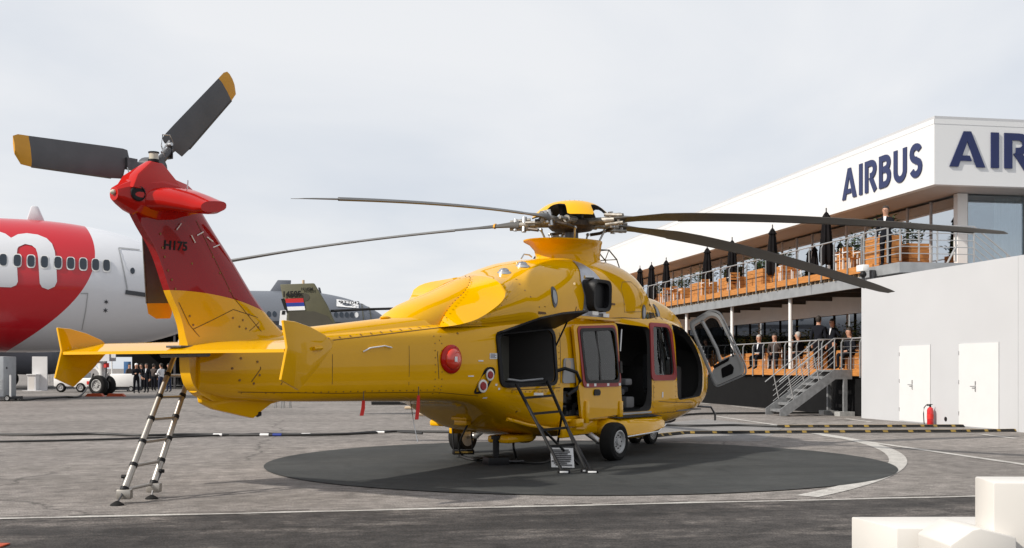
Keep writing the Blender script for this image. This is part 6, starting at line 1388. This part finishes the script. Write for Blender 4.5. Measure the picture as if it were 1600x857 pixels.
for g in (G1, G2, gp(925, 741) - bw): MB().bbox(g + Vector((-.09, -.04, 0)), g + Vector((.09, .04, .06)), .01).bbox(g + Vector((-.06, -.046, .02)), g + Vector((.06, -.04, .045)), .002, 1).build('foot', ['black', 'white_decal'], sl_)
# folded printed sheet under the ladder
pm = gp(878, 732); sh = thing('printed_sheet', 'crumpled white printed sheet lying under the black step ladder', 'sheet', (pm.x, pm.y, 0), 0)
MB().add([(-.16, -.05, .02), (.18, -.14, .02), (.17, .05, .30), (-.17, .12, .30), (-.16, -.04, .02), (.18, -.13, .02), (.17, .06, .30), (-.17, .13, .30)], [(0, 1, 2, 3), (7, 6, 5, 4), (0, 4, 5, 1), (1, 5, 6, 2), (2, 6, 7, 3), (3, 7, 4, 0)]).build('sheet', 'white_decal', sh)
pr = MB(); rr = random.Random(6)
for k in range(9):
    f = .1 + k * .095; a = Vector((-.15, -.055, .02)).lerp(Vector((-.16, .115, .30)), f); b = Vector((.17, -.145, .02)).lerp(Vector((.16, .045, .30)), f); q0, q1 = rr.uniform(0, .2), rr.uniform(.6, 1); n_ = Vector((0, -.01, .0)); u_ = Vector((0, .012, .018))
    pr.add([a.lerp(b, q0) + n_, a.lerp(b, q1) + n_, a.lerp(b, q1) + n_ + u_, a.lerp(b, q0) + n_ + u_], [(0, 1, 2, 3)])
tag(pr.build('print_line', 'dark_metal', sh), kind='stuff')
# black jack under the belly, rubber step bracket, hoses
jk = gp(775, 727); ja = thing('support_jack', 'black support jack with square base under the belly', 'jack', (jk.x, jk.y, 0), .3)
MB().bbox((-.17, -.17, 0), (.17, .17, .13), .015).build('base', 'black', ja); MB().cyl((0, 0, .13), (0, 0, .42), .05, n=14).cyl((0, 0, .40), (0, 0, .46), .075, n=14).build('post', 'black', ja); MB().tube([(.17, 0, .06), (.3, -.02, .05), (.45, .0, .05)], .016).build('handle', 'dark_metal', ja)
ts = gp(722, 716); ta2 = thing('boarding_step', 'small black hanging step with yellow stripes under the rear belly', 'step', (ts.x, ts.y, 0), .2)
MB().bbox((-.16, -.06, .06), (.20, .08, .14), .015).build('tread', 'black', ta2)
for z in (.10,): MB().box((-.13, -.066, z - .012), (.17, -.061, z + .016)).build('stripe', 'ramp_yellow', ta2)
for x in (-.14, .18): MB().tube([(x, 0, .12), (x - .02, .03, .5), (x + .05, .1, .85)], .014, 6).build('hanger', 'black', ta2)
def cable(name, pts, r, label, m='cable', cat='cable', group=None):
    P = [Vector((p.x, p.y, r + .014)) if len(p) == 3 and p.z == 0 else p for p in pts]; fine = []
    for i in range(len(P) - 1):
        a, b, c, d = P[max(0, i-1)], P[i], P[i+1], P[min(len(P)-1, i+2)]
        for k in range(6):
            t = k / 6; fine.append(.5 * ((2*b) + (c-a)*t + (2*a-5*b+4*c-d)*t*t + (3*b-a-3*c+d)*t**3))
    fine.append(P[-1]); return tag(MB().tube(fine, r, 8).build(name, m), label, cat, group)
cable('power_cable', [gp(718, 716), gp(740, 722), gp(765, 720), gp(800, 725), gp(845, 727), gp(862, 720)], .02, 'black cable snaking on the mat under the belly')
hs = [hw(-2.3, .3, .46) + bw, hw(-2.45, .4, .25) + bw, gp(806, 722) + Vector((0, 0, .05)), gp(790, 726) + Vector((0, 0, .03)), gp(770, 724) + Vector((0, 0, .03))]
cable('ground_hose', [hw(-3.0, -.1, .62) + bw, hw(-2.95, -.3, .3) + bw, gp(722, 714) + Vector((0, 0, .03)), gp(745, 721) + Vector((0, 0, .03)), gp(772, 723) + Vector((0, 0, .03))], .016, 'thin black hose looping from the rear belly to the small step', cat='hose')
cable('ground_hose', hs, .02, 'black hose hanging from the belly beside the jack', cat='hose')
cable('power_cable', [gp(-60, 681), gp(60, 682.5), gp(150, 681), gp(220, 683.5), gp(300, 682), gp(420, 683), gp(520, 682), gp(590, 679), gp(622, 677), gp(700, 678), gp(780, 679), gp(860, 676)], .028, 'black power cable running across the apron behind the tail ladder')
cable('power_cable', [gp(-60, 694), gp(40, 692.5), gp(130, 690.5), gp(240, 687), gp(330, 683.5), gp(430, 680.5), gp(520, 681.5), gp(600, 676.5), gp(660, 680)], .022, 'thinner black cable crossing the apron left of the ladder')
for q, wd, m, lb in (((340, 683), .16, 'white_decal', 'white tape on the cable nearest the tail ladder'), ((413, 683), .16, 'white_decal', 'white tape left of the blue tape on the cable'), ((433, 683), .16, 'flag_blue', 'blue tape wrapped round the black cable'), ((478, 682.5), .16, 'white_decal', 'white tape right of the blue tape on the cable'), ((594, 679), .16, 'white_decal', 'white tape on the cable beside the dark mat')):
    g = gp(*q); tag(MB().cyl((g.x - wd * .6, g.y - .0, .045), (g.x + wd * .6, g.y, .045), .031, n=8).build('cable_tape', m), lb, 'tape', 'tapes on the cable')
cable('power_cable', [gp(1010, 665), gp(1080, 668), gp(1150, 667), gp(1215, 669)], .03, 'black cable feeding the rear yellow cable ramp')
cable('power_cable', [gp(1060, 652), gp(1100, 649), gp(1200, 648), gp(1300, 647.5), gp(1345, 648.5), gp(1372, 646)], .035, 'black cable lying in front of the steel stairs')
def ramp(label, pts, wd=.16):
    t = thing('cable_ramp', label, 'cable ramp', (pts[0].x, pts[0].y, 0), 0, 'yellow and black cable ramps'); P = [p - pts[0] for p in pts]
    total = sum((b - a).length for a, b in zip(P, P[1:])); n = int(total / .9); cum = 0
    for a, b in zip(P, P[1:]):
        ln = (b - a).length; d = (b - a).normalized(); nn = Vector((-d.y, d.x, 0)); k = max(1, round(ln / .9))
        for i in range(k):
            p, q = a + d * (ln * i / k + .008), a + d * (ln * (i + 1) / k - .008)
            MB().loft([[c + nn * o_ + Vector((0, 0, z)) for o_, z in ((-wd, .015), (-wd * .5, .065), (wd * .5, .065), (wd, .015))] for c in (p, q)]).build('ramp_module', 'rubber', t)
            m_ = MB()
            for f in np.arange(.15, .9, .6): 
                u0, u1 = p.lerp(q, f), p.lerp(q, f + .12); m_.add([u0 - nn * wd * .98 + Vector((0, 0, .019)), u1 - nn * wd * .98 + Vector((0, 0, .019)), u1 - nn * wd * .52 + Vector((0, 0, .066)), u0 - nn * wd * .52 + Vector((0, 0, .066))], [(0, 1, 2, 3)])
            m_.add([p - nn * wd * .3 + Vector((0, 0, .068)), q - nn * wd * .3 + Vector((0, 0, .068)), q + nn * wd * .4 + Vector((0, 0, .068)), p + nn * wd * .4 + Vector((0, 0, .068))], [(0, 1, 2, 3)])
            m_.build('stripe', 'ramp_yellow', t)
ramp('rear yellow and black cable ramp ending at the white wall', [gp(1215, 668.5), gp(1400, 668), gp(1545, 667.5)], .12)
ramp('front yellow and black cable ramp running out of the right edge', [gp(985, 688), gp(1035, 682), gp(1068, 678.5), gp(1300, 677), gp(1500, 676), gp(1640, 674)], .10)
wd_ = gp(1560, 669); wdg = MB().prism([(wd_.x - .35, wd_.y - .1, 0.012), (wd_.x + .2, wd_.y - .1, .012), (wd_.x + .2, wd_.y - .1, .14), (wd_.x + .1, wd_.y - .1, .14)], (0, .35, 0)).build('rubber_wedge', 'rubber'); tag(wdg, 'black rubber wedge against the foot of the white wall', 'wedge')
# streamers hanging from the tail boom
for (px, y0, y1, Zs, lb) in ((566, 626, 650, 14.6, 'short red warning streamer hanging left under the tail boom'), (652, 618, 656, 15.2, 'longer red warning streamer hanging right under the tail boom')):
    a, b = at(px + 2, y0, Zs), at(px - 1, y1, Zs); r_ = thing('warning_streamer', lb, 'streamer', a, 0, 'red warning streamers'); d = b - a
    MB().add([(-.02, 0, 0), (.02, 0, 0), d * .5 + Vector((.03, .02, 0)), d + Vector((.025, 0, 0)), d + Vector((-.025, 0, 0)), d * .5 + Vector((-.02, .02, 0))], [(0, 1, 2, 5), (5, 2, 3, 4)]).build('ribbon', 'ribbon_red', r_)
    MB().cyl((0, 0, 0), (0, 0, .12), .006, n=6).build('cord', 'dark_metal', r_)
# white lounge furniture in the right foreground
sf = thing('lounge_bench', 'low white moulded bench at the bottom right corner', 'bench', (2.4, 7.92, 0), 0)
def sprism(mb, pts, z0, z1): return mb.prism([(x - 2.4, y - 7.92, z0) for x, y in pts], (0, 0, z1 - z0))
sprism(MB(), [(2.4, 7.92), (2.53, 7.36), (3.6, 7.28), (4.4, 7.3), (4.3, 7.95)], 0, .45).build('seat_block', 'sofa_white', sf, bevel=.008)
ar_ = [at(x, y, 7.27) for x, y in ((1433, 833), (1466, 811), (1478, 809), (1530, 822), (1530, 905), (1440, 905))]
MB().prism([(p.x - 2.4, p.y - 7.92, p.z) for p in ar_], (.02, -.5, 0)).build('arm_rest', 'sofa_white', sf, bevel=.012)
st2 = thing('lounge_chair_back', 'tall white moulded chair back at the right edge of the foreground', 'chair', (3.25, 7.86, 0), 0)
MB().prism([(x - 3.25, y - 7.86, 0) for x, y in ((3.0, 7.26), (2.95, 6.86), (3.75, 6.8), (3.8, 7.24))], (0, 0, .80)).build('backrest', 'sofa_white', st2, bevel=.01)
MB().prism([(x - 3.25, y - 7.86, 0) for x, y in ((3.82, 7.2), (3.77, 6.7), (4.6, 6.66), (4.7, 7.2))], (0, 0, .42)).build('seat', 'sofa_white', st2, bevel=.025)
# left background: ground power unit, white stand, blue banner, dark pavilion, barriers
g = gp(8, 627); gu = thing('ground_power_unit', 'grey ground power unit cabinet at the left edge', 'cabinet', (g.x, g.y, 0), .05)
MB().bbox((-1.2, -.3, .2), (.05, 1.2, 2.05), .04).build('cabinet', 'gse_grey', gu); MB().box((-.9, -.315, .5), (.0, -.301, 1.0)).build('louvre', 'panel_grey', gu); MB().box((-1.25, -.35, .06), (.35, 1.2, .2)).build('chassis', 'dark_metal', gu); wheel((.25, -.4, .14), (0, -1, 0), .14, .1, gu, 'wheel'); MB().cyl((.36, -.3, .2), (.36, -.3, 1.2), .04).build('hose_post', 'white_paint', gu)
for k in range(6): MB().box((-.85, -.325, .55 + k * .075), (-.05, -.316, .58 + k * .075)).build('louvre_slat', 'gse_grey', gu)
cable('supply_cable', [at(10, 575, g.y) , gp(14, 622) + Vector((0, 0, .3)), gp(28, 627), gp(60, 625), gp(100, 622.5), gp(125, 621), gp(140, 612) + Vector((0, 0, .5)), at(146, 585, wg.y - .5)], .05, 'dark red and black supply cable from the power cabinet to the nose gear')
g = gp(59, 611); ws = thing('display_stand', 'white display stand with counter under the airliner', 'stand', (g.x, g.y, 0), .02)
MB().box((-.5, .3, 0), (.5, .4, 2.3)).build('back_panel', 'door_white', ws); MB().box((-.52, -.4, 0), (.02, .29, 1.05)).build('counter', 'door_white', ws); MB().box((-.8, -.6, 0), (.5, .3, .03)).build('base', 'door_white', ws); MB().box((-.45, -.405, .1), (-.08, -.401, .95)).build('front_panel', 'sofa_white', ws); MB().box((-.58, -.46, 1.05), (.06, .3, 1.12)).build('worktop', 'door_white', ws)
g = gp(199, 608); bn = thing('banner', 'narrow blue vertical banner behind the nose gear', 'banner', (g.x, g.y, 0), 0)
MB().bbox((-.26, -.03, .05), (.26, .03, 2.0), .015).build('panel', 'banner_blue', bn); MB().box((-.3, -.2, 0), (.3, .2, .05)).build('base', 'dark_metal', bn); MB().box((-.16, -.036, .4), (.16, -.031, 1.0)).build('print', 'flag_blue', bn)
pv = thing('pavilion', 'dark open-fronted pavilion behind the group of people', 'pavilion', at(180, 576, 82) * Vector((1, 1, 0)) if False else Vector((at(170, 576, 82).x, 82, 0)), 0)
MB().box((0, 5, 0), (34, 5.2, 4.2)).build('back_wall', 'plinth_black', pv); MB().box((-.3, -1, 4.0), (34, 5.2, 4.4)).build('roof', 'jet_dark', pv)
for x in (0, 5, 10, 15, 20, 25): MB().box((x, -.9, 0), (x + .15, -.75, 4.0)).build('post', 'dark_metal', pv)
MB().box((0, -1, -.01), (34, 5, .03)).build('floor', 'under_deck', pv)
rr = random.Random(8)
def barrier(px, py, label, n=9, wdt=2.2):
    g = gp(px, py); b = thing('crowd_barrier', label, 'barrier', (g.x, g.y, 0), 0, 'steel crowd barriers')
    MB().tube([(0, 0, 0), (0, 0, 1.05), (wdt, 0, 1.05), (wdt, 0, 0)], .025, 6).tube([(0, 0, .2), (wdt, 0, .2)], .02, 6).build('frame', 'galvanised', b)
    for k in range(1, n): MB().cyl((wdt * k / n, 0, .2), (wdt * k / n, 0, 1.05), .012, n=5).build('bar', 'galvanised', b)
barrier(78, 600, 'steel crowd barrier right of the white display stand'); barrier(258, 606.5, 'steel crowd barrier behind the tail ladder')
# things glimpsed under the tail boom
for px, lb in ((437, 'thin metal stool glimpsed left under the tail boom'), (447, 'second thin metal stool glimpsed under the tail boom')):
    g = gp(px, 638); sto_ = thing('metal_stool', lb, 'stool', (g.x, g.y, 0), 0, 'metal stools under the boom')
    for x in (-.16, .16):
        for y in (-.16, .16): MB().cyl((x, y, 0), (x * .8, y * .8, .7), .015, n=6).build('leg', 'galvanised', sto_)
    MB().box((-.18, -.18, .7), (.18, .18, .74)).build('seat', 'dark_metal', sto_)
g = gp(632, 640); tb2 = thing('low_board', 'pale tan board lying on the apron under the tail boom', 'board', (g.x, g.y, 0), .0)
MB().bbox((0, 0, .02), (1.75, .5, .1), .02).build('plank', 'tan', tb2)
g = gp(580, 633); dp = thing('equipment_case', 'long flat black case beyond the tail boom', 'case', (g.x, g.y, 0), 0); MB().bbox((0, 0, 0), (2.9, .8, .18), .03).build('case_body', 'black', dp); MB().box((1.2, -.02, .06), (1.6, -.001, .12)).build('case_handle', 'dark_metal', dp)
g = gp(6, 855); oc = thing('orange_cover', 'orange rubber cover in the bottom left corner of the asphalt', 'cover', (g.x - .35, g.y - .1, 0), 0); MB().bbox((0, 0, .006), (.36, .2, .02), .005).build('cover_plate', 'orange', oc)

# ------------------------------------------------------------------ split meshes that hold pieces lying apart
def split_pieces():
    for o in [x for x in COL.objects if x.type == 'MESH' and not x.get('kind')]:
        me = o.data
        if me.users > 1 or len(me.vertices) > 20000 or o.name.split('.')[0] in ('body',): continue
        bm = bmesh.new(); bm.from_mesh(me); bm.verts.ensure_lookup_table(); seen = {}; isl = []
        for v in bm.verts:
            if v.index in seen: continue
            k = len(isl); st_ = [v]; seen[v.index] = k; grp = []
            while st_:
                a = st_.pop(); grp.append(a.index)
                for e in a.link_edges:
                    b = e.other_vert(a)
                    if b.index not in seen: seen[b.index] = k; st_.append(b)
            isl.append(grp)
        if len(isl) < 2 or len(isl) > 400: bm.free(); continue
        co = np.array([v.co for v in bm.verts]); lo = np.array([co[g].min(0) for g in isl]); hi = np.array([co[g].max(0) for g in isl]); size = (hi - lo).max(1)
        gap = np.maximum(0, np.maximum(lo[:, None] - hi[None], lo[None] - hi[:, None])); near = np.sqrt((gap**2).sum(2)) <= np.maximum(.02, .5 * np.maximum(size[:, None], size[None]))
        par = list(range(len(isl)))
        def find(x):
            while par[x] != x: x = par[x]
            return x
        for a, b in zip(*np.nonzero(np.triu(near, 1))): par[find(b)] = find(a)
        roots = sorted(set(find(i) for i in range(len(isl))))
        if len(roots) < 2: bm.free(); continue
        if o.name.split('.')[0] in ('panel_line', 'placard_text', 'rivet', 'cap_bolt', 'locking_wire', 'equipment_box', 'pavement_joint') or len(roots) > 40:
            if o.parent: o['kind'] = 'stuff'
            bm.free(); continue
        pc = {v: find(k) for v, k in seen.items()}
        for r in roots[1:]:
            b2 = bm.copy(); b2.verts.ensure_lookup_table(); bmesh.ops.delete(b2, geom=[v for v in b2.verts if pc[v.index] != r], context='VERTS'); m2 = me.copy(); b2.to_mesh(m2); b2.free()
            c = o.copy(); c.data = m2; COL.objects.link(c); c.parent = o.parent
        bmesh.ops.delete(bm, geom=[v for v in bm.verts if pc[v.index] != roots[0]], context='VERTS'); bm.to_mesh(me); bm.free()
split_pieces()
